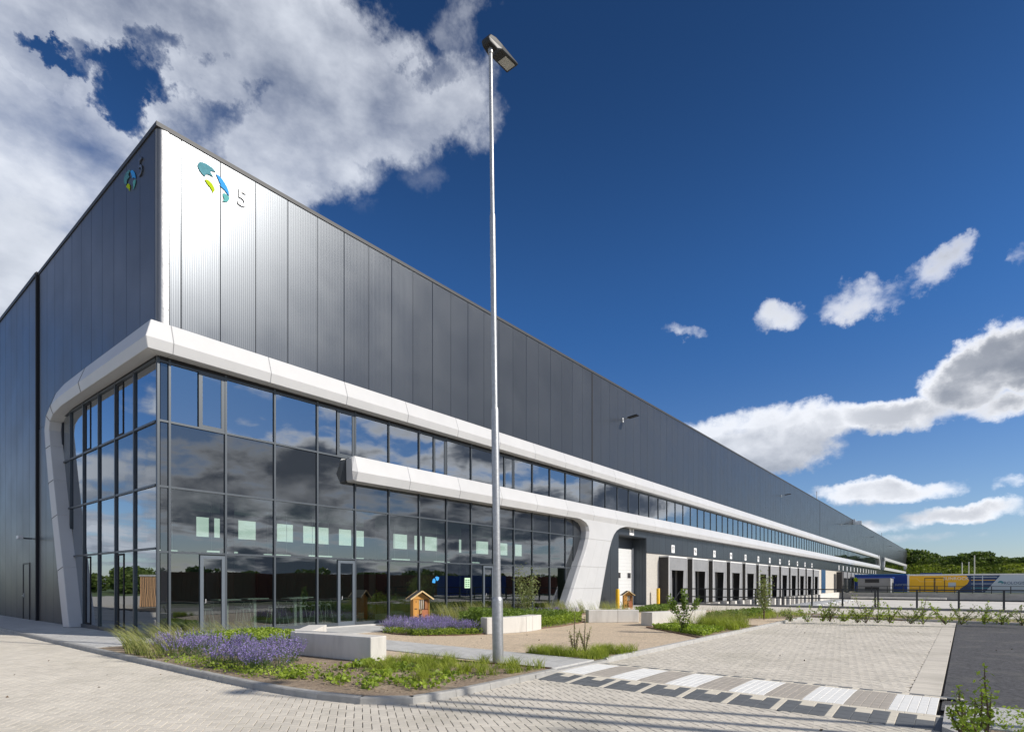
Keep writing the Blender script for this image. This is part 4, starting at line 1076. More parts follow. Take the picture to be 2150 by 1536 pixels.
# ================================================================== concrete benches
def bench(name_lbl, pts, w, side, h=.50, cuts=None):
    """pts: outer edge polyline (x,y); body extends w to the given side"""
    t = empty('concrete_bench', (pts[0][0], pts[0][1], -.02)); tag(t, name_lbl, 'bench', 'pale concrete benches round the gravel')
    P = [Vector(p) for p in pts]; N = []
    for i in range(len(P)):
        d = (P[min(i + 1, len(P) - 1)] - P[max(i - 1, 0)]).normalized(); N.append(Vector((-d.y, d.x)) * side)
    cuts = cuts or [0, len(P) - 1]; o_ = Vector(pts[0])
    for a, b in zip(cuts, cuts[1:]):
        ring = []
        idx = list(range(a, b + 1))
        out = [P[i] - o_ for i in idx]; inn = [P[i] + N[i] * w - o_ for i in idx]
        if a > 0: d = (out[1] - out[0]).normalized() * .006; out[0] = out[0] + d; inn[0] = inn[0] + d
        poly = [tuple(v) for v in out] + [tuple(v) for v in inn[::-1]]
        o = MB().prism(poly, 0.0, h + .02).build('bench_block', M['concrete'], t); bevel(o, .022, 3)
    return t
bench('angled concrete bench at the front bed, its long side in shade', [(.78, -8.80), (.50, -6.45), (.56, -6.15), (.76, -5.98), (1.95, -4.66)], .46, -1, cuts=[0, 1, 4])
bench('curved pale concrete bench behind the lamp post', [(7.10, -6.45), (7.6, -6.68), (8.25, -6.84), (8.62, -6.87), (9.0, -6.85), (9.50, -6.74), (9.83, -6.62)], .5, 1, cuts=[0, 3, 4, 6])
bench('straight pale concrete bench in front of the leaning column', [(13.75, -6.20), (14.5, -6.95), (14.62, -7.07), (15.25, -7.72)], .5, 1, cuts=[0, 2, 3])
bench('pale concrete bench beside the corner bed, half hidden by a shrub', [(13.62, -9.05), (15.2, -9.5), (16.9, -9.95)], .55, 1, cuts=[0, 1, 2])

# ================================================================== insect hotels
def hotel(x, y_, rz, s, label):
    t = empty('insect_hotel', (x, y_, -.02), rz); tag(t, label, 'insect hotel', 'wooden insect hotels'); t.scale = (s, s, s)
    MB().box(-.30, 0, .14, -.275, .36, .98).box(.275, 0, .14, .30, .36, .98).box(-.275, .335, .14, .275, .36, .98).box(-.275, 0, .14, .275, .335, .17).box(-.275, 0.0, .955, .275, .335, .98).build('case', M['wood'], t)
    MB().add([(-.30, .02, .981), (.30, .02, .981), (0, .02, 1.20), (-.30, .34, .981), (.30, .34, .981), (0, .34, 1.20)], [(0, 1, 2), (5, 4, 3), (0, 2, 5, 3), (1, 4, 5, 2), (0, 3, 4, 1)]).build('gable', M['wood'], t)
    for sx in (-1, 1):
        rf = MB(); a = [(0, -.10, 1.245), (sx * .42, -.10, .955), (sx * .42, .46, .955), (0, .46, 1.245)]
        vs = a + [(p[0], p[1], p[2] + .028) for p in a]; rf.add(vs, [(0, 1, 2, 3), (4, 5, 6, 7), (0, 1, 5, 4), (1, 2, 6, 5), (2, 3, 7, 6), (3, 0, 4, 7)]); rf.build('roof_board', M['shingle'], t)
        MB().bar((0, -.115, 1.25), (sx * .43, -.115, .955), .022, .05).build('barge_board', M['wood_pale'], t); MB().bar((0, .47, 1.25), (sx * .43, .47, .955), .022, .05).build('barge_board', M['wood_pale'], t)
    for a in (-.28, .24): 
        for b in (.02, .30): MB().box(a, b, 0, a + .045, b + .045, .14).build('leg', M['wood'], t)
    MB().box(-.27, .01, .18, -.09, .30, .94).build('drilled_block', M['wood'], t)
    hb = MB(); hb.box(-.245, .002, .60, -.15, .009, .63); hb.box(-.235, .002, .22, -.20, .009, .33); hb.box(-.19, .002, .22, -.155, .009, .33); hb.box(-.2, .002, .84, -.185, .009, .90); hb.build('slots', M['int_dark'], t)['kind'] = 'stuff'
    rr = random.Random(3); re_ = MB()
    for i in range(9):
        for j in range(1): xx = -.075 + i * .022; re_.tube([(xx, .01 + rr.random() * .02, .60), (xx, .012, .93)], .009, 6, mi=i % 3)
    re_.build('canes', [M['wood_pale'], M['dock_edge'], M['int_dark']], t)['kind'] = 'stuff'
    MB().box(.03, .01, .19, .25, .3, .58).build('clay_brick', M['brick_red'], t)
    MB().box(.135, .02, .60, .25, .3, .93).build('drilled_block', M['wood_dark'], t)
    co = MB()
    for i in range(16):
        xx = -.07 + rr.random() * .08; zz = .2 + rr.random() * .37; co.tube([(xx, .015, zz), (xx + .03, .01, zz + .04)], .014, 5, mi=i % 2)
    co.build('pine_cones', [M['wood_dark'], M['wood_pale']], t)['kind'] = 'stuff'
    return t
hotel(8.35, -2.05, rad(-25), 1.06, 'wooden insect hotel with shingle roof standing in the lavender bed')
hx, hy = G(1319.5, 1278.5, 0); hotel(hx, hy, rad(-46), .92, 'wooden insect hotel beside the yellow bollard at the roller door')

# bollards
for (x, y_, lb) in ((26.35, -.85, 'yellow bollard left of the roller door, beside the insect hotel'), (33.2, -.55, 'yellow bollard right of the roller door by the stippled wall')):
    t = empty('bollard', (x, y_, -.02)); tag(t, lb, 'bollard', 'yellow bollards flanking the roller door')
    MB().tube([(0, 0, 0), (0, 0, 1.22), (0, 0, 1.26)], [.125, .125, .105], 24).build('post', M['yellow'], t); MB().tube([(0, 0, -.02), (0, 0, .02)], .16, 20).build('foot_plate', M['galv'], t)

# ================================================================== railings
def railing(pts, h, post_every, label, r=.05, zb=.12, mid=.5, rails=(1.0, .5), tk='black_metal'):
    t = empty('railing', (pts[0][0], pts[0][1], zb)); tag(t, label, 'railing')
    o_ = Vector(pts[0])
    for a, b in zip(pts, pts[1:]):
        a = Vector(a) - o_; b = Vector(b) - o_; L = (b - a).length; n = max(1, round(L / post_every))
        for k in range(n + 1):
            p = a.lerp(b, k / n); MB().box(-r, -r, 0, r, r, h).build('post', M[tk], t, (p.x, p.y, 0), math.atan2(b.y - a.y, b.x - a.x) + math.pi / 2)
        for f in rails: MB().bar((a.x, a.y, h * f), (b.x, b.y, h * f), .065, .075).build('rail', M[tk], t)
    return t
RX = 35.75
railing([(RX, -1.35), (RX, -13.9)], 1.08, 1.93, 'black steel railing on the low wall beside the docks, nearer run', rails=(1.0, .45))
railing([(RX, -14.05), (RX, -38)], 1.08, 1.93, 'black steel railing on the low wall, run towards the right edge of the photo', rails=(1.0, .45))
t = empty('railing_end', (RX, -1.3, .0)); tag(t, 'slanted black end frame of the railing next to the stippled wall', 'railing end'); MB().bar((0, 0, 1.15), (-.95, .45, 0), .05).bar((0, .02, 1.12), (-.55, .6, 0), .04).build('brace', M['black_metal'], t)
tag(MB().box(-.1, -.08, 0, .1, .02, .34).box(-.13, -.1, .1, .13, -.08, .3).build('socket_box', M['cabin'], None, (34.9, -.06, .78)), 'small grey socket box on the stippled wall by the railing end', 'socket box')
railing([(112.1, -.8), (112.1, -75)], 1.15, 2.35, 'long black railing on top of the far yard wall', zb=-.02, r=.06, rails=(1.0, .15))

# dock wheel guides in the yard
wg = MB().tube([(0, 0, -.02), (0, 0, .22), (0, -.25, .30), (0, -2.6, .30), (.45, -3.1, .30), (.5, -3.15, -.02)], .085, 10).mesh('wheel_guide', M['white_metal'])
for i in range(12):
    for s in (0, 1):
        t = link('wheel_guide', wg, None, (DX0 + i * DS + (.45 if s == 0 else 3.1), -2.2, -1.2)); t.scale = (-1 if s == 0 else 1, 1, 1)
        tag(t, 'bent white wheel guide on the yard floor, %s side of the %s dock' % (('left', 'right')[s], ORD[i]), 'wheel guide', 'wheel guides before the docks')

# ================================================================== beyond the yard
def box_thing(name, cx_, cy_, z0, L, Dp, H, rz, parts, label, cat):
    t = empty(name, (cx_, cy_, z0), rz); tag(t, label, cat); return t
def facing(px0, px1, depth):
    """ground points at both pixel columns at this distance"""
    def at(px):
        l = (px - 1075) / FPX * depth; return Vector((CAM.x + VX * depth + VY * l, CAM.y + VY * depth - VX * l))
    return at(px0), at(px1)
# yellow / navy / pale wrapped store
def slab(name, px0, px1, d0, d1, z0, z1, thick, label, cat):
    a, _ = facing(px0, px0, d0); b, _ = facing(px1, px1, d1); d = (b - a); L = d.length; rz = math.atan2(d.y, d.x)
    t = empty(name, (a.x, a.y, z0), rz); tag(t, label, cat); return t, L

def onX(px, X):
    a = (px - 1075) / FPX; t_ = (X - CAM.x) / (VX + VY * a); return CAM.y + t_ * (VY - VX * a), t_
def slabX(name, px0, px1, X, z0, label, cat):
    y0, _ = onX(px0, X); y1, _ = onX(px1, X); t = empty(name, (X, y0, z0), rad(-90)); tag(t, label, cat)
    def lx(px): return y0 - onX(px, X)[0]
    def lz(py, px): return 1.6 + (1224 - py) / FPX * onX(px, X)[1] - z0
    return t, y0 - y1, lx, lz
t, L, lx, lz = slabX('wrapped_store', 1905, 2215, 115.0, .0, 'long flat roofed store wrapped in yellow, navy and pale grey print beyond the yard', 'store')
H = lz(1206.5, 1910)
MB().box(0, .03, 0, L, 6, H).build('body', M['white_paint'], t)
def flat(pts, m_, yy, name='wrap'):
    n = len(pts); mb = MB(); mb.add([(x, yy, z) for x, z in pts] + [(x, yy + .02, z) for x, z in pts], [tuple(range(n)), tuple(range(n, 2 * n))[::-1]] + [(i, i + n, (i + 1) % n + n, (i + 1) % n) for i in range(n)]); return mb.build(name, m_, t)
Y0, Y1 = lx(1909), lx(2035); N1 = lx(2067); N2 = lx(2101)
flat([(Y0, .1), (Y1 - 1.9, .1), (Y1 - .25, 1.5), (Y1, 2.1), (Y1 - .35, H - .15), (Y0, H - .15)], M['yellow_box'], -.02)
flat([(Y1 - 2.2, .08), (N1, .08), (N2, H - .12), (Y1 - 1.2, H - .12), (Y1 - 1.2, .3)], M['navy'], .003)
flat([(N1, .1), (L, .1), (L, H - .1), (N2, H - .1)], M['pale_box'], -.03)
MB().box(-.1, -.12, H, L + .1, 6.1, H + .12).build('roof_edge', M['white_paint'], t)
for a, b in ((lx(1941), lx(1962)), (lx(1962.5), lx(1984))):
    f = MB(); f.box(a, -.06, .15, a + .09, -.022, 2.55); f.box(b - .09, -.06, .15, b, -.022, 2.55); f.box(a + .09, -.06, 2.46, b - .09, -.022, 2.55); f.build('door', M['black_metal'], t)
MB().box(lx(1991), -.08, lz(1231.5, 2000), lx(2007), -.022, lz(1222, 2000)).build('grille', M['pale_box'], t)
cz = MB()
q_ = [(lx(1912), lz(1214, 1912)), (lx(1926), lz(1214, 1926)), (lx(1931), lz(1220, 1931)), (lx(1978), lz(1220, 1978))]
for a, b in zip(q_, q_[1:]): cz.bar((a[0], -.03, a[1]), (b[0], -.03, b[1]), .08, .03)
cz.bar((lx(1914), -.03, .9), (lx(1928), -.03, .9), .08, .03)
cz.build('printed_lines', mat('print_cream', (.85, .72, .40), .5), t)['kind'] = 'stuff'
for pq in (2044, 2062): MB().box(lx(pq), -.02, .2, lx(pq) + .12, .0, H - .2).build('rack_post', M['pale_box'], t)
for k, zz in enumerate((.8, 1.5, 2.1, 2.6)): MB().box(lx(2039), -.018, zz, lx(2072) + zz * .5, .0, zz + .09).build('rack_beam', M['yellow_box'] if k == 2 else M['teal2'] if k == 0 else M['pale_box'], t)
place_text(text_mesh('SUNROCK', .72, .02, 'lettering'), M['white_paint'], (lx(2007), -.05, lz(1214, 2007)), (rad(90), 0, 0), t, 'lettering')
place_text(text_mesh('PROLOGIS', .66, .02, 'lettering'), M['door_blue'], (lx(2127), -.05, lz(1223.5, 2127)), (rad(90), 0, 0), t, 'lettering', .92)
em = MB(); em.prism([(.36 * math.cos(a), .36 * math.sin(a)) for a in [rad(q) for q in range(-20, 200, 20)]] + [(-.05, .05)], 0, .02)
o = em.build('print_emblem', M['teal'], t); o.rotation_euler = (rad(90), 0, 0); o.location = (lx(2101), -.05, lz(1223, 2101))
t, L, lx, lz = slabX('blue_container', 1794, 1907, 122.0, 0, 'long plain blue container building left of the yellow store', 'container')
hb_ = lz(1206, 1850); MB().box(0, 0, 0, L, 5, hb_).build('body', M['blue_box'], t); MB().box(-.05, -.05, hb_, L + .05, 5.05, hb_ + .1).build('roof_edge', M['azure'], t)
place_text(text_mesh('sunrock', .7, .02, 'lettering'), M['pale_box'], (lx(1894), -.05, lz(1226, 1894)), (rad(90), 0, 0), t)
MB().prism([(.45 * math.cos(rad(a)), .45 * math.sin(rad(a))) for a in range(0, 360, 30)], 0, .02).build('print_emblem', M['lime'], t, (lx(1798), -.05, lz(1216, 1798))).rotation_euler = (rad(90), 0, 0)
ribs = MB()
for k in range(int(L / .6)): ribs.box(.3 + k * .6, -.03, .1, .36 + k * .6, -.001, hb_ - .1)
ribs.build('ribs', M['blue_box'], t)['kind'] = 'stuff'
t, L, lx, lz = slabX('truck_trailer', 1932, 1977, 150.0, 0, 'dark blue truck trailer top showing behind the yellow store', 'trailer'); ht_ = lz(1202, 1955)
MB().box(0, 0, 1.0, L, 2.5, ht_).build('box_body', M['blue_box'], t); MB().box(.2, .1, .3, L - .2, 2.4, 1.0).build('chassis', M['black_metal'], t)
for k in (1, 2.4):
    for yv_ in (.0, 2.25): MB().tube([(k, yv_, .5), (k, yv_ + .25, .5)], .5, 16).build('wheel', M['black_metal'], t)
t, L, lx, lz = slabX('grey_cabin', 1801, 1872, 113.2, 0, 'small grey flat roofed cabin with two dark strip windows before the blue container', 'cabin')
hc_ = lz(1213, 1836); MB().box(0, 0, 0, L, 3.5, hc_).build('wall', M['cabin'], t); MB().box(-.15, -.2, hc_, L + .15, 3.7, hc_ + .18).build('roof', M['blue_box'], t)
for za, zb_ in ((1222.5, 1213.5 + 0), (1239, 1230)): MB().box(lx(1816), -.04, lz(za, 1830), lx(1846), -.001, lz(zb_, 1830) - .12).build('window', M['int_dark'], t)
MB().tube([(L - .1, -.12, 0), (L - .1, -.12, hc_)], .09, 8).build('downpipe', M['white_paint'], t)
for i, px in enumerate((2020, 2034, 2046)):
    yq, _ = onX(px, 132.0); t = empty('flag_pole', (132.0, yq, 0)); tag(t, ['leftmost', 'middle', 'rightmost and tallest'][i] + ' of three thin pale poles behind the wrapped store', 'pole', 'thin pale poles behind the store')
    MB().tube([(0, 0, 0), (0, 0, (5.6, 5.7, 6.9)[i])], [.11, .08], 8).build('pole', M['concrete'], t); MB().tube([(0, 0, -.1), (0, 0, .3)], .2, 8).build('base', M['galv'], t)
gs = MB(); gs.sheet([(112.4, -75), (140, -75), (140, -.5), (112.4, -.5)], -.12); struct('grass_verge', gs, mat('verge', (.12, .17, .03), .9, var=.4, vscale=.5))

# green bank with scrub and trees on top
def bank_pt(u, v):
    """u along (0..1), v up (0..1)"""
    a, _ = facing(1700, 1700, 250); b, _ = facing(2700, 2700, 150)
    p = a.lerp(b, u); q = (p - Vector((CAM.x, CAM.y))).normalized(); h = 8.6 + .5 * math.sin(u * 23) + .3 * math.sin(u * 61)
    s = v ** .8; p = p + q * (v * 16 - 8); return (p.x, p.y, -.3 + h * s)
bq = MB(); nu, nv = 90, 10
vs = [bank_pt(i / nu, j / nv) for i in range(nu + 1) for j in range(nv + 1)]
vs2 = []
for i in range(nu + 1):
    for j in range(nv + 1):
        x, y_, z = vs[i * (nv + 1) + j]; vs2.append((x, y_, z + (R.random() - .5) * .7 * (j > 0)))
bq.add(vs2, [(i * (nv + 1) + j, (i + 1) * (nv + 1) + j, (i + 1) * (nv + 1) + j + 1, i * (nv + 1) + j + 1) for i in range(nu) for j in range(nv)], 0, True)
top = [bank_pt(i / nu, 1) for i in range(nu + 1)]
for i in range(nu):
    a, b = top[i], top[i + 1]; qa = (Vector(a[:2]) - CAM.xy).normalized() * 60; qb = (Vector(b[:2]) - CAM.xy).normalized() * 60
    bq.add([(a[0], a[1], a[2] - .3), (b[0], b[1], b[2] - .3), (b[0] + qb.x, b[1] + qb.y, b[2] - .5), (a[0] + qa.x, a[1] + qa.y, a[2] - .5)], [(0, 1, 2, 3)])
struct('green_bank', bq, M['grass_ground'])
# leaf clusters ------------------------------------------------------------
def leaf_quads(pts, size, rs, flat_=.0, aspect=.55):
    n = len(pts); d = rs.normal(size=(n, 3)); d[:, 2] *= (1 - flat_); d /= np.linalg.norm(d, axis=1)[:, None]
    u = np.cross(d, rs.normal(size=(n, 3))); u /= np.linalg.norm(u, axis=1)[:, None] + 1e-9
    s = (size * rs.uniform(.6, 1.3, n))[:, None]
    a = d * s * .5; b = u * s * .5 * aspect
    P = np.asarray(pts); return np.stack([P - a, P + b, P + a, P - b], 1)
def crown_mesh(name, seed, rx, rz, n, leaf, mt, nclump=16, cz=0):
    rs = np.random.RandomState(seed); cs = rs.normal(size=(nclump, 3)); cs /= np.linalg.norm(cs, axis=1)[:, None]
    cs *= (rs.uniform(.25, .8, nclump) ** .6)[:, None]; cs[:, 2] = cs[:, 2] * .9
    rr = rs.uniform(.22, .42, nclump); k = rs.choice(nclump, n, p=rr ** 2 / (rr ** 2).sum())
    d = rs.normal(size=(n, 3)); d /= np.linalg.norm(d, axis=1)[:, None]
    P = cs[k] + d * (rr[k] * rs.uniform(.55, 1.05, n))[:, None]
    P = P * np.array([rx, rx, rz]) + np.array([0, 0, cz])
    q = leaf_quads(P, leaf, rs, aspect=.8); return grid_mesh(name, q, mt)
def trunk_mesh(h, r, seed, lean=.1):
    rs = random.Random(seed); mb = MB(); mb.tube([(0, 0, -.3), (lean * .3, 0, h * .4), (lean, .1, h)], [r, r * .8, r * .45], 7)
    for k in range(4):
        a = rs.random() * 6.3; z0 = h * (.45 + .12 * k); mb.tube([(lean * .5, 0, z0), (math.cos(a) * h * .2, math.sin(a) * h * .2, z0 + h * .22), (math.cos(a) * h * .33, math.sin(a) * h * .33, z0 + h * .42)], [r * .45, r * .3, r * .15], 5)
    return mb.mesh('trunk', M['bark'])
crowns = [crown_mesh('crown', 40 + i, 3.5 + .35 * (i % 3), 2.4 + .5 * (i % 2), 2000, .6, M['treeleaf'], 22, 2.3) for i in range(5)]
trunks = [trunk_mesh(2.0, .22, i) for i in range(3)]
KL = ['broad dark green tree', 'tall dense green tree', 'low rounded green tree', 'dark spreading tree', 'uneven bushy tree']
def tree(x, y_, z, s, i, label, group, sz=1.):
    t = empty('tree', (x, y_, z), R.random() * 6); tag(t, label, 'tree', group); t.scale = (s, s, s * sz)
    link('trunk', trunks[i % 3], t); link('crown', crowns[i % 5], t)
# (px of the trunk, top y) along the skyline right of the warehouse
sk = [(1898, 1166), (1912, 1150), (1922, 1152), (1934, 1163), (1946, 1164), (1958, 1160), (1971, 1170), (1984, 1168), (1994, 1165), (2006, 1172), (2018, 1172), (2029, 1164), (2042, 1157), (2056, 1156), (2068, 1160), (2080, 1169), (2094, 1166), (2106, 1173), (2118, 1170), (2130, 1168), (2144, 1169), (2158, 1166), (2172, 1168)]
for i, (px, ty) in enumerate(sk):
    ap = (px - 1700) / 1000.; dp = 1 / ((1 - ap) / 250. + ap / 150.) + 11 + (i % 3) * 4; a, _ = facing(px, px, dp); u = 8.2; ztop = 1.6 + (1224 - ty) / FPX * dp; s = max(.55, (ztop - u) / 4.6)
    tree(a.x, a.y, u, s, i, KL[i % 5] + ' on the green bank, number %d along the skyline from the warehouse' % (i + 1) if False else
         KL[i % 5] + ' on the bank, ' + ['just past the warehouse roof end', 'the highest beside the warehouse end', 'right of the highest one at the warehouse end', 'over the left end of the blue container', 'above the blue container end', 'over the left part of the yellow store', 'over the yellow store doors', 'over the middle of the yellow store', 'above the yellow lettering', 'left of the thin pale poles', 'just left of the leftmost thin pole', 'between the thin pale poles', 'left part of the big central clump', 'middle of the big central clump', 'right part of the big central clump', 'just right of the big central clump', 'over the navy part of the store', 'left above the pale part of the store', 'above the pale part of the store', 'right above the pale part of the store', 'at the right edge of the photo', 'partly outside the right edge', 'outside the right edge'][i], 'trees along the top of the green bank')
rs = np.random.RandomState(6); n = 16000; U = rs.uniform(.05, .75, n)
pts = np.array([bank_pt(a, 1.0) for a in U]); qd = pts[:, :2] - np.array(CAM.xy); qd /= np.linalg.norm(qd, axis=1)[:, None]
lump = .5 + .5 * np.sin(U * 190) * np.sin(U * 83 + 1); pts[:, :2] += qd * rs.uniform(0, 6, n)[:, None]; pts[:, 2] += rs.uniform(-.3, 1, n) * (1.0 + 1.7 * lump)
tag(link('hedge_growth', grid_mesh('hedge_growth', leaf_quads(pts, .6, rs, aspect=.8), M['treeleaf'])), 'dark undergrowth between the trees on top of the bank', 'undergrowth', kind='stuff')
rs = np.random.RandomState(5); n = 26000; U = rs.uniform(.05, .75, n); Vv = rs.uniform(0, 1.02, n) ** .8
pts = np.array([bank_pt(a, b) for a, b in zip(U, Vv)])
lump = np.sin(pts[:, 0] * .9) * np.sin(pts[:, 1] * .7 + pts[:, 2]) * .5 + .5
pts[:, 2] += rs.uniform(0, .9, n) * lump
tag(link('bank_scrub', grid_mesh('bank_scrub', leaf_quads(pts, .75, rs, aspect=.8), M['bankleaf'])), 'dense scrub covering the green bank beyond the yard', 'scrub', kind='stuff')
# trees and things behind the photographer, mirrored in the glass
for i in range(26):
    tree(-30 + i * 6.5 + R.uniform(-2, 2), -66 + R.uniform(-5, 5), -.2, R.uniform(.75, 1.1), i, 'tree in the row behind the photographer, seen only mirrored in the long glass front', 'trees mirrored in the long glass front')
for i in range(22):
    tree(-52 + R.uniform(-6, 4) + i * 1.3, 6 + i * 5.5, -.2, R.uniform(.8, 1.15), i, 'tree across the road, seen only mirrored in the short glass front', 'trees mirrored in the short glass front')
for i, (x, w_, mk) in enumerate(((3, 13, 'red_box'), (17, 13, 'red_box'), (31, 13, 'red_box'), (46, 12, 'blue_box'), (59, 12, 'red_box'))):
    t = empty('container', (x, -34, -.15)); tag(t, ['red brown container behind the photographer, mirrored at the glazed corner', 'second red brown container behind the photographer, mirrored left of the entrance', 'third red brown container, mirrored near the entrance', 'blue container, mirrored in the glass beside the leaning column', 'last red brown container behind the photographer, beside the blue one'][i], 'container', 'containers mirrored in the long glass front')
    MB().box(0, -2.5, .15, w_, 0, 2.75).build('body', M[mk], t)
    rb_ = MB()
    for k in range(int(w_ / .4)): rb_.box(.2 + k * .4, 0.001, .3, .38 + k * .4, .04, 2.6)
    rb_.build('ribs', M[mk], t)['kind'] = 'stuff'
vg = MB(); vg.sheet([(-8, -31), (80, -31), (80, -27.5), (-8, -27.5)], ZR + .02); vg.sheet([(-8, -26.0), (22, -26.0), (22, -24.6), (-8, -24.6)], ZR + .02); vg.sheet([(-40, 10), (-14, 10), (-14, 60), (-40, 60)], -.05 - .1); struct('grass_strips', vg, M['grass_ground'])
en = empty('slatted_enclosure', (-8.6, 27.0, -.1), rad(25)); tag(en, 'timber slat enclosure across the road, seen mirrored in the short glass front', 'enclosure')
sl_me = MB().box(-.035, 0, 0, .035, .03, 2.15).mesh('slat', mat('larch', (.40, .235, .12), .7, obj=.22))
for k in range(96): link('slat', sl_me, en, (-k * .1, 0, .05))
for k in range(70): link('slat', sl_me, en, (.02, k * .1, .05), rad(90))
MB().box(-9.6, .03, 0, 0, .08, 2.1).box(-.05, .1, 0, .0, 7, 2.1).build('backing', M['int_dark'], en); MB().box(-9.7, -.06, 2.2, .1, .1, 2.32).box(-.05, .1, 2.2, .1, 7.1, 2.32).build('top_rail', M['galv'], en)

# ================================================================== planting
def blades(name, P, h, w, rs, mt, lean=.35, dirv=None, seg=3, spread=1.0):
    """curved grass blades: points P (n,3), returns mesh"""
    n = len(P); a = rs.uniform(0, 2 * math.pi, n); D = np.stack([np.cos(a), np.sin(a), np.zeros(n)], 1) * spread
    if dirv is not None: D += np.array(dirv)
    H = h * rs.uniform(.6, 1.15, n); side = np.stack([-np.sin(a), np.cos(a), np.zeros(n)], 1) * (w / 2)
    q = []
    prev = np.asarray(P); 
    for k in range(1, seg + 1):
        t = k / seg; cen = np.asarray(P) + D * (H * lean * t ** 1.8)[:, None]; cen[:, 2] += H * (t - .18 * t * t)
        w0 = (1 - (k - 1) / seg) ** .7; w1 = max(.08, (1 - t)) ** .7
        q.append(np.stack([prev - side * w0, prev + side * w0, cen + side * w1, cen - side * w1], 1)); prev = cen
    # keep each blade together so that its colour is one island
    Q = np.stack(q, 1)                     # n, seg, 4, 3
    me = bpy.data.meshes.new(name); vs = np.zeros((n, (seg + 1) * 2, 3))
    vs[:, 0] = Q[:, 0, 0]; vs[:, 1] = Q[:, 0, 1]
    for k in range(seg): vs[:, 2 * k + 2] = Q[:, k, 3]; vs[:, 2 * k + 3] = Q[:, k, 2]
    F = np.array([(2 * k, 2 * k + 1, 2 * k + 3, 2 * k + 2) for k in range(seg)])
    m = (seg + 1) * 2; idx = (F[None] + (np.arange(n) * m)[:, None, None]).reshape(-1)
    me.vertices.add(n * m); me.vertices.foreach_set('co', vs.reshape(-1)); nf = n * seg
    me.loops.add(nf * 4); me.loops.foreach_set('vertex_index', idx); me.polygons.add(nf)
    me.polygons.foreach_set('loop_start', np.arange(nf) * 4); me.polygons.foreach_set('loop_total', np.full(nf, 4))
    me.materials.append(mt); me.update(calc_edges=True); me.shade_flat(); return me
def scatter(poly, n, rs, z=-.012, clump=None, cr=.12):
    P = np.array(poly); out = []
    if clump:
        while len(out) < clump:
            c = rs.uniform(P.min(0), P.max(0), (clump * 4, 2)); c = c[inpoly(c[:, 0], c[:, 1], poly)]; out += c.tolist()
        C_ = np.array(out[:clump]); k = rs.randint(0, clump, n); xy = C_[k] + rs.normal(0, cr, (n, 2)); 
    else:
        xy = []
        while len(xy) < n:
            c = rs.uniform(P.min(0), P.max(0), (n * 3, 2)); c = c[inpoly(c[:, 0], c[:, 1], poly)]; xy += c.tolist()
        xy = np.array(xy[:n])
    return np.c_[xy, np.full(len(xy), z)]
def stuff(name, me, label, cat): return tag(link(name, me), label, cat, kind='stuff')
def grass(poly, n, h, w, seed, mt, label, clump=None, cr=.07, lean=.4, dirv=None, cat='grass', name='grass_tufts', spread=1.):
    rs = np.random.RandomState(seed); return stuff(name, blades(name, scatter(poly, n, rs, clump=clump, cr=cr), h, w, rs, M[mt], lean, dirv, spread=spread), label, cat)
def cover(poly, n, h, leaf, seed, mt, label, clump=None, cr=.15, name='ground_cover', zb=0., aspect=.7):
    rs = np.random.RandomState(seed); P = scatter(poly, n, rs, clump=clump, cr=cr); P[:, 2] += zb + rs.uniform(.02, 1, n) ** .8 * h
    return stuff(name, grid_mesh(name, leaf_quads(P, leaf, rs, flat_=.35, aspect=aspect), M[mt]), label, 'ground cover')
def lavender(poly, nclump, seed, label, h=.5, per=36):
    rs = np.random.RandomState(seed); C_ = scatter(poly, nclump, rs)
    # leafy mound
    k = rs.randint(0, nclump, nclump * 90); d = rs.normal(size=(len(k), 3)); d /= np.linalg.norm(d, axis=1)[:, None]; d[:, 2] = abs(d[:, 2])
    P = C_[k] + d * (rs.uniform(.3, 1, len(k)) * .5 * h)[:, None] * np.array([.62, .62, .8]); 
    q1 = leaf_quads(P, .042, rs, aspect=.45)
    # stems with flower spikes leaning out
    k = rs.randint(0, nclump, nclump * per); a = rs.uniform(0, 6.283, len(k)); r_ = rs.uniform(0, 1, len(k)) ** .6
    out = np.stack([np.cos(a), np.sin(a), np.zeros(len(k))], 1)
    base = C_[k] + out * (r_ * .10)[:, None]; tip = C_[k] + out * (r_ * .26)[:, None] + np.array([0, 0, 1]) * (h * rs.uniform(.72, 1.12, len(k)) * (1 - .25 * r_))[:, None]
    base[:, 2] += .1
    s = np.stack([-np.sin(a), np.cos(a), np.zeros(len(k))], 1) * .002
    q2 = np.stack([base - s, base + s, tip + s, tip - s], 1)
    # spike: 7 little florets per stem along the top
    ax = (tip - base); ax /= np.linalg.norm(ax, axis=1)[:, None]; qs = []
    for j in range(6):
        p = tip - ax * (j * .027) + rs.normal(0, .005, tip.shape); qs.append(leaf_quads(p, .024, rs, aspect=.85))
    q3 = np.concatenate(qs)
    Q = np.concatenate([q1, q2, q3]); mi = np.r_[np.zeros(len(q1)), np.zeros(len(q2)), np.ones(len(q3))]
    return tag(link('lavender', grid_mesh('lavender', Q, [M['lavleaf'], M['lav']], mi)), label, 'lavender', kind='stuff')
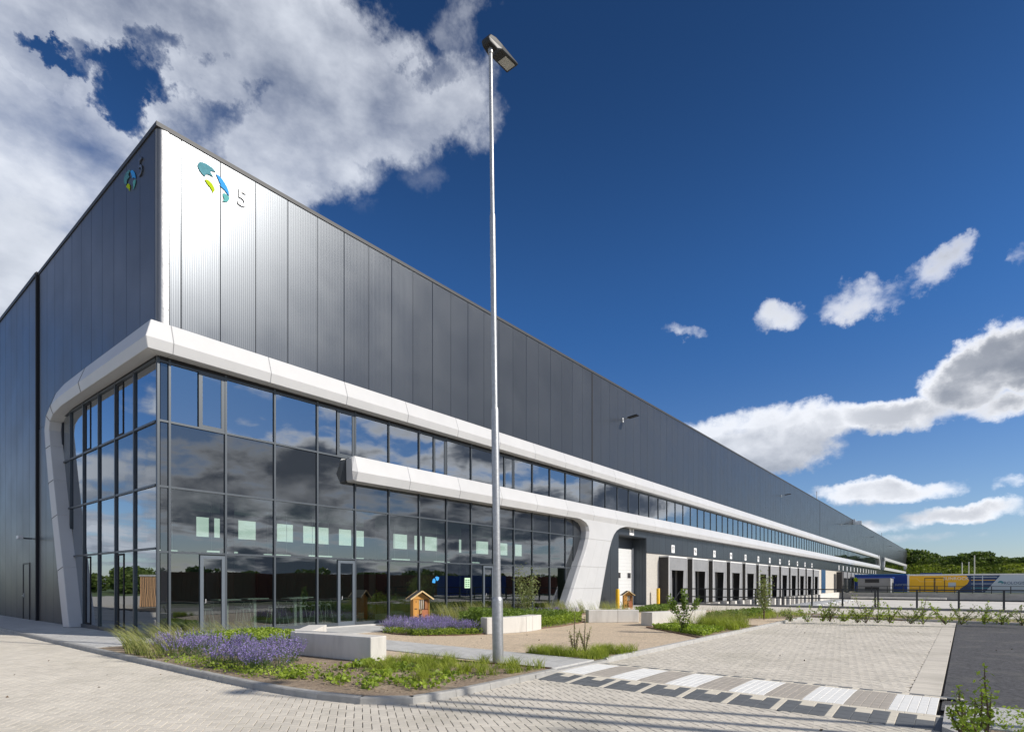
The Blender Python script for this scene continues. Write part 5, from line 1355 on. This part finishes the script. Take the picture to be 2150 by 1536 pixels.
def shrub(name, x, y_, z, stems, leaf, mt, label, cat, group=None, seed=1, nl=60, bark='bark'):
    """stems: list of (dx, dy, height, leafy radius, leaf start 0..1)"""
    t = empty(name, (x, y_, z)); tag(t, label, cat, group); rs = np.random.RandomState(seed); mb = MB(); P = []
    for dx, dy, h, lr_, st_ in stems:
        j = rs.uniform(-.04, .04, 2); pts = [(0, 0, 0), (dx * .35 + j[0], dy * .35 + j[1], h * .4), (dx * .8, dy * .8, h * .75), (dx, dy, h)]
        mb.tube(pts, [.014, .011, .008, .003], 5)
        ts = rs.uniform(st_, 1.0, nl); c = np.stack([np.interp(ts, [0, .4, .75, 1], [p[i] for p in pts]) for i in range(3)], 1)
        d = rs.normal(size=(nl, 3)); d /= np.linalg.norm(d, axis=1)[:, None]; P.append(c + d * (lr_ * rs.uniform(.2, 1, nl))[:, None])
        for q in range(6):
            tt = rs.uniform(st_, .95); cc = np.array([np.interp(tt, [0, .4, .75, 1], [p[i] for p in pts]) for i in range(3)]); dd_ = rs.normal(size=3); dd_ /= np.linalg.norm(dd_); mb.tube([tuple(cc), tuple(cc + dd_ * lr_ * .8)], .003, 4)
    mb.build('stems', M[bark], t); P = np.concatenate(P); P[:, 2] = np.maximum(P[:, 2], .03)
    link('foliage', grid_mesh('foliage', leaf_quads(P, leaf, rs, aspect=.5), M[mt]), t); return t

# front bed: feather grass along the pavement, lavender, ground cover, lime tufts
WIND = (-.75, .55, 0)
grass([(-1.75, -1.3), (-.2, -1.3), (-.5, -3.4), (-1.35, -5.0), (-1.8, -4.6)], 620, .68, .014, 11, 'grassy2', 'tall feather grass bent over by the wind at the glazed corner', clump=24, cr=.05, lean=.6, dirv=WIND, name='feather_grass', spread=.35)
grass([(-.2, -1.3), (2.2, -1.3), (2.0, -2.4), (-.3, -2.8)], 480, .62, .013, 12, 'grassy2', 'feather grass row at the foot of the glass front', clump=26, cr=.08, lean=.5, dirv=WIND, name='feather_grass', spread=.35)
lavender([(-1.55, -4.2), (-1.62, -7.6), (-1.25, -8.8), (-.75, -8.55), (.05, -7.3), (.38, -6.6), (.3, -5.2), (.1, -3.4), (-.9, -2.8)], 56, 13, 'purple lavender filling the front bed left of the angled bench', h=.50)
cover([(-1.75, -3.6), (-1.6, -8.6), (-1.2, -9.4), (-.4, -9.2), (-1.3, -8.4), (-1.45, -5)], 1500, .14, .05, 14, 'cover', 'low yellow green leaves along the kerb under the lavender', clump=60)
cover([(-.4, -2.4), (2.1, -2.2), (2.2, -4.3), (1.2, -5.0), (.45, -5.9), (.1, -3.8)], 9000, .34, .07, 15, 'cover', 'bright green leafy cover behind the lavender at the glass front', aspect=.8)
rs_ = np.random.RandomState(77)
cover([(-1.4, -9.2), (.5, -8.2), (.9, -9.1), (1.3, -9.5), (.9, -11.2), (-.3, -11.9), (-1.2, -11.6)], 1250, .10, .075, 16, 'cover', 'broad leaved young plants spread over the bare soil of the front bed', clump=34, cr=.10, aspect=.85)
cover([(-1.4, -9.0), (2.0, -9.2), (2.2, -12), (-.6, -12.0)], 900, .05, .045, 17, 'cover_dark', 'small dark seedlings dotted over the front bed soil', clump=110, cr=.06)
grass([(.2, -9.3), (1.45, -9.1), (2.3, -10.4), (2.3, -12.0), (.8, -12.0), (-.2, -11.3)], 3300, .26, .008, 18, 'grassy', 'lime green grass tufts round the foot of the lamp post', clump=58, cr=.045, lean=.75)
grass([(.6, -8.95), (1.5, -8.95), (1.9, -9.8), (1.3, -9.6)], 500, .16, .007, 19, 'grassy', 'thin short grass beside the end of the angled bench', clump=20, lean=.8)
# stones and clods on the soil
def pebbles(poly, n, seed, size, mt, label):
    rs = np.random.RandomState(seed); P = scatter(poly, n, rs, z=-.008); q = []
    s = size * rs.uniform(.4, 1.3, n)
    me = MB()
    for p, k in zip(P, s):
        a = rs.uniform(0, 6.28, 4); 
        v = [(p[0] + k * math.cos(t_) * rs.uniform(.6, 1), p[1] + k * math.sin(t_) * rs.uniform(.6, 1), p[2]) for t_ in (0, 1.57, 3.14, 4.71)] + [(p[0], p[1], p[2] + k * rs.uniform(.5, .9))]
        me.add(v, [(0, 1, 4), (1, 2, 4), (2, 3, 4), (3, 0, 4)])
    stuff('pebbles', me.mesh('pebbles', mt), label, 'pebbles')
pebbles([(-1.6, -5), (-1.2, -11.8), (2.3, -12.1), (2.2, -9.5), (.6, -8.6)], 1500, 23, .022, mat('clods', (.26, .2, .14), .95, island=.5), 'clods and small stones on the front bed soil')
pebbles([(4.0, -5.5), (4.0, -10.2), (12, -11.9), (12.5, -9), (10, -7), (7, -6.6), (5, -6)], 1800, 24, .011, mat('gravel_stones', (.50, .41, .30), .9, island=.4), 'loose gravel stones on the bound gravel')
# middle bed
lavender([(5.55, -3.1), (5.5, -5.2), (6.4, -6.0), (7.1, -6.1), (7.4, -4.6), (8.6, -3.2), (9.3, -1.7), (7.5, -1.2), (7.3, -2.9)], 95, 25, 'lavender round the wooden insect hotel in the middle bed', h=.46)
cover([(5.4, -3.3), (5.35, -5.2), (6.4, -6.1), (7.1, -6.4), (7.0, -5.4), (6, -4.3)], 3500, .20, .05, 26, 'cover', 'green leafy edge of the lavender in the middle bed', aspect=.7)
grass([(8.8, -1.3), (13.3, -1.3), (13.3, -3.0), (9.3, -3.0)], 1500, .95, .012, 27, 'grassy2', 'tall thin grasses before the glass beside the insect hotel', clump=44, cr=.09, lean=.3, dirv=WIND, name='feather_grass', spread=.4)
cover([(7.8, -4.6), (9.6, -2.8), (13.5, -2.6), (13.5, -5.6), (10, -6.2), (7.4, -6.1)], 14000, .55, .085, 28, 'cover_dark', 'dense laurel like leaves behind the curved bench', aspect=.55)
cover([(8.0, -4.9), (9.0, -3.9), (9.3, -5.3), (7.7, -5.8)], 3200, .75, .09, 29, 'cover_dark', 'taller leafy shrub mass left of the curved bench', aspect=.5)
cover([(9.9, -6.35), (11.5, -6.3), (13.7, -5.9), (15.2, -5.0), (15.0, -3.6), (11.0, -4.0)], 9000, .38, .07, 30, 'cover', 'green leafy cover between the curved and the straight bench', aspect=.6)
lavender([(14.0, -1.2), (19.2, -1.2), (19.2, -2.2), (14.0, -2.6)], 60, 31, 'narrow strip of lavender before the glass by the leaning column', h=.42, per=30)
grass([(16.2, -2.9), (20.6, -2.3), (20.7, -.8), (17.5, -1.0)], 900, .85, .009, 32, 'grassy2', 'sparse feather grass at the foot of the leaning column', clump=26, cr=.10, lean=.35, dirv=WIND, name='feather_grass', spread=.4)
grass([(20.7, -2.0), (26.0, -1.2), (26.0, -2.0), (20.7, -2.8)], 500, .7, .009, 33, 'grassy2', 'sparse feather grass right of the leaning column', clump=20, cr=.1, lean=.35, dirv=WIND, name='feather_grass', spread=.4)
shrub('young_tree', 13.4, -3.3, -.01, [(-.5, .1, 2.0, .34, .3), (-.15, .3, 2.3, .36, .3), (.25, -.2, 2.1, .36, .35), (.5, .2, 1.9, .32, .3), (0, -.4, 1.7, .35, .3), (-.8, -.2, 1.6, .3, .35)], .085, 'willow', 'young grey green multi stemmed tree before the glass behind the curved bench', 'young tree', seed=5, nl=230)
# tip bed
grass(BEDS['tip'], 3400, .26, .009, 34, 'grassy', 'green grass tufts in the small triangular bed beside the path', clump=60, cr=.06, lean=.7)
for i, (px, py) in enumerate(((1207, 1372), (1229, 1373))):
    x, y_ = G(px, py, 0); shrub('weed', x, y_, -.01, [(.02, .02, .95 - .08 * i, .05, .3), (-.16, .05, .55, .05, .3), (.15, -.04, .6, .05, .3), (.05, .14, .45, .05, .3), (-.08, -.12, .5, .05, .3)], .04, 'grassy2', ['taller dry twiggy weed in the small triangular bed', 'right hand twiggy weed in the small triangular bed'][i], 'weed', 'dry weeds', seed=8 + i, nl=50)
# corner bed
cover([(12.6, -9.5), (13.8, -9.9), (13.2, -11.9), (10.6, -12.1)], 5200, .17, .075, 35, 'cover', 'yellow green leafy cover at the near end of the corner bed', aspect=.8)
grass([(13.2, -9.7), (14.6, -10.0), (15.8, -11.0), (15.9, -12.1), (13.2, -12.1)], 2600, .50, .010, 36, 'grassy', 'green grass mass in the corner bed', clump=46, cr=.08, lean=.45, dirv=(-.3, .2, 0))
grass([(13.8, -10.1), (15.5, -11.0), (15.9, -12.0), (14, -12.0)], 700, .85, .008, 37, 'grassy2', 'feather grass plumes rising from the corner bed', clump=22, cr=.08, lean=.4, dirv=(.4, -.2, 0), name='feather_grass', spread=.4)
bx, by = G(1436, 1327, 0)
shrub('young_shrub', bx, by, -.01, [(-.30, .36, 1.15, .15, .62), (-.22, .30, 1.0, .15, .7), (.0, .0, 1.42, .12, .5), (.04, -.02, 1.2, .15, .6), (.26, -.36, 1.12, .14, .68), (.08, -.08, .75, .15, .1), (-.10, .12, .7, .15, .1)], .095, 'cover_dark', 'young three lobed shrub in the corner bed before the docks', 'shrub', seed=14, nl=150)
sx_, sy_ = G(1604, 1300, 0)
shrub('young_tree', sx_, sy_, -.01, [(.0, .05, 2.1, .30, .25), (.2, .1, 1.8, .30, .3), (-.25, -.1, 1.7, .28, .3), (.1, -.25, 1.9, .28, .3), (-.1, .2, 1.4, .3, .25)], .095, 'willow', 'slim leafy sapling rising before the middle docks', 'young tree', seed=15, nl=190)
grass([(18.8, -8.9), (27.2, -9.1), (27.2, -11.9), (23, -12.1), (20.8, -10.9)], 3000, .32, .012, 38, 'grassy', 'green grass in the bed at the far kerb corner', clump=90, cr=.14, lean=.4)
cover([(18.8, -8.9), (27.2, -9.1), (25.2, -10.5), (20.8, -10.6)], 3500, .3, .10, 39, 'cover_dark', 'dark leafy cover along the back of the far bed', aspect=.6)
cover(BEDS['door'], 4200, .28, .10, 40, 'cover_dark', 'low green leafy patch before the roller door', aspect=.6)
# planted strip before the paved walk on the right: a row of young shrubs, each its own
lab = ['at the kerb corner by the paver field', 'second from the kerb corner', 'below the near end of the far wall', 'under the grey cabin', 'right below the grey cabin', 'below the blue container', 'at the left end of the yellow store', 'under the yellow store doors', 'right of the yellow store doors', 'under the yellow lettering', 'at the end of the paver field', 'above the asphalt, first', 'above the asphalt, under the navy wrap', 'under the pale wrap', 'near the right edge', 'last before the right edge']
pxs = [1660, 1695, 1728, 1742, 1772, 1800, 1818, 1842, 1868, 1912, 1938, 1985, 2018, 2066, 2104, 2146]
for i, px in enumerate(pxs):
    yv_ = 1303 + (px - 1660) * .017 + R.uniform(-1.5, 1.5)
    x, y_ = G(px, yv_, 0); h = R.uniform(.55, .95)
    if i in (3, 6, 10, 14): h += .2
    shrub('young_shrub', x, y_, -.01, [(R.uniform(-.45, .45), R.uniform(-.6, .6), h * R.uniform(.5, 1.1), R.uniform(.09, .17), .25) for _ in range(5)] + [(R.uniform(-.1, .1), R.uniform(-.1, .1), h * .4, .22, .0)], .09, 'cover' if i % 3 else 'willow', 'young leafy shrub in the planted strip, ' + lab[i], 'shrub', 'young shrubs in the strip before the railing', seed=60 + i, nl=34)
grass([(25.5, -12.6), (27.0, -12.8), (26.3, -20), (25.9, -25), (24.4, -25), (24.8, -18)], 2400, .18, .013, 41, 'grassy', 'thin weeds and grass under the young shrubs of the strip', clump=160, cr=.1, lean=.5)
# weeds on the little island bottom right
for i, (px, py, h) in enumerate(((2018, 1538, .50), (2072, 1540, .74), (2052, 1560, .42))):
    x, y_ = G(px, py, 0); shrub('weed', x, y_, -.01, [(.0, .02, h, .09, .15), (-.10, .05, h * .7, .08, .2), (.12, -.04, h * .6, .08, .2), (.05, .10, h * .5, .08, .2)], .05, 'cover', ['left leafy weed on the pavement island', 'tall upright leafy weed on the pavement island', 'low weed at the bottom edge of the pavement island'][i], 'weed', 'leafy weeds on the island', seed=90 + i, nl=70)
cover([(1.5, -18.6), (1.9, -18.55), (2.6, -20), (1.7, -20.5)], 1500, .25, .05, 42, 'cover', 'dense green weeds at the bottom right corner', aspect=.4)

# dry leaves and crumbs blown on the paving
rs = np.random.RandomState(99); P = scatter([(-6, -16), (-2.2, -10), (-2.2, 2), (-4, 2)], 9, rs, z=ZR + .006).tolist() + scatter([(1.8, -12.5), (22, -12.5), (22, -18), (1.8, -21), (-3, -17)], 16, rs, z=ZR + .012).tolist() + scatter([(4, -11.5), (12, -8.8), (12, -6.8), (5, -7)], 20, rs, z=-.012).tolist()
stuff('fallen_leaves', grid_mesh('fallen_leaves', leaf_quads(np.array(P), .05, rs, flat_=.0, aspect=.6) * np.array([1, 1, 1]), mat('dry_leaf', (.12, .08, .045), .8)), 'few dry brown leaves lying on the paving', 'fallen leaves')
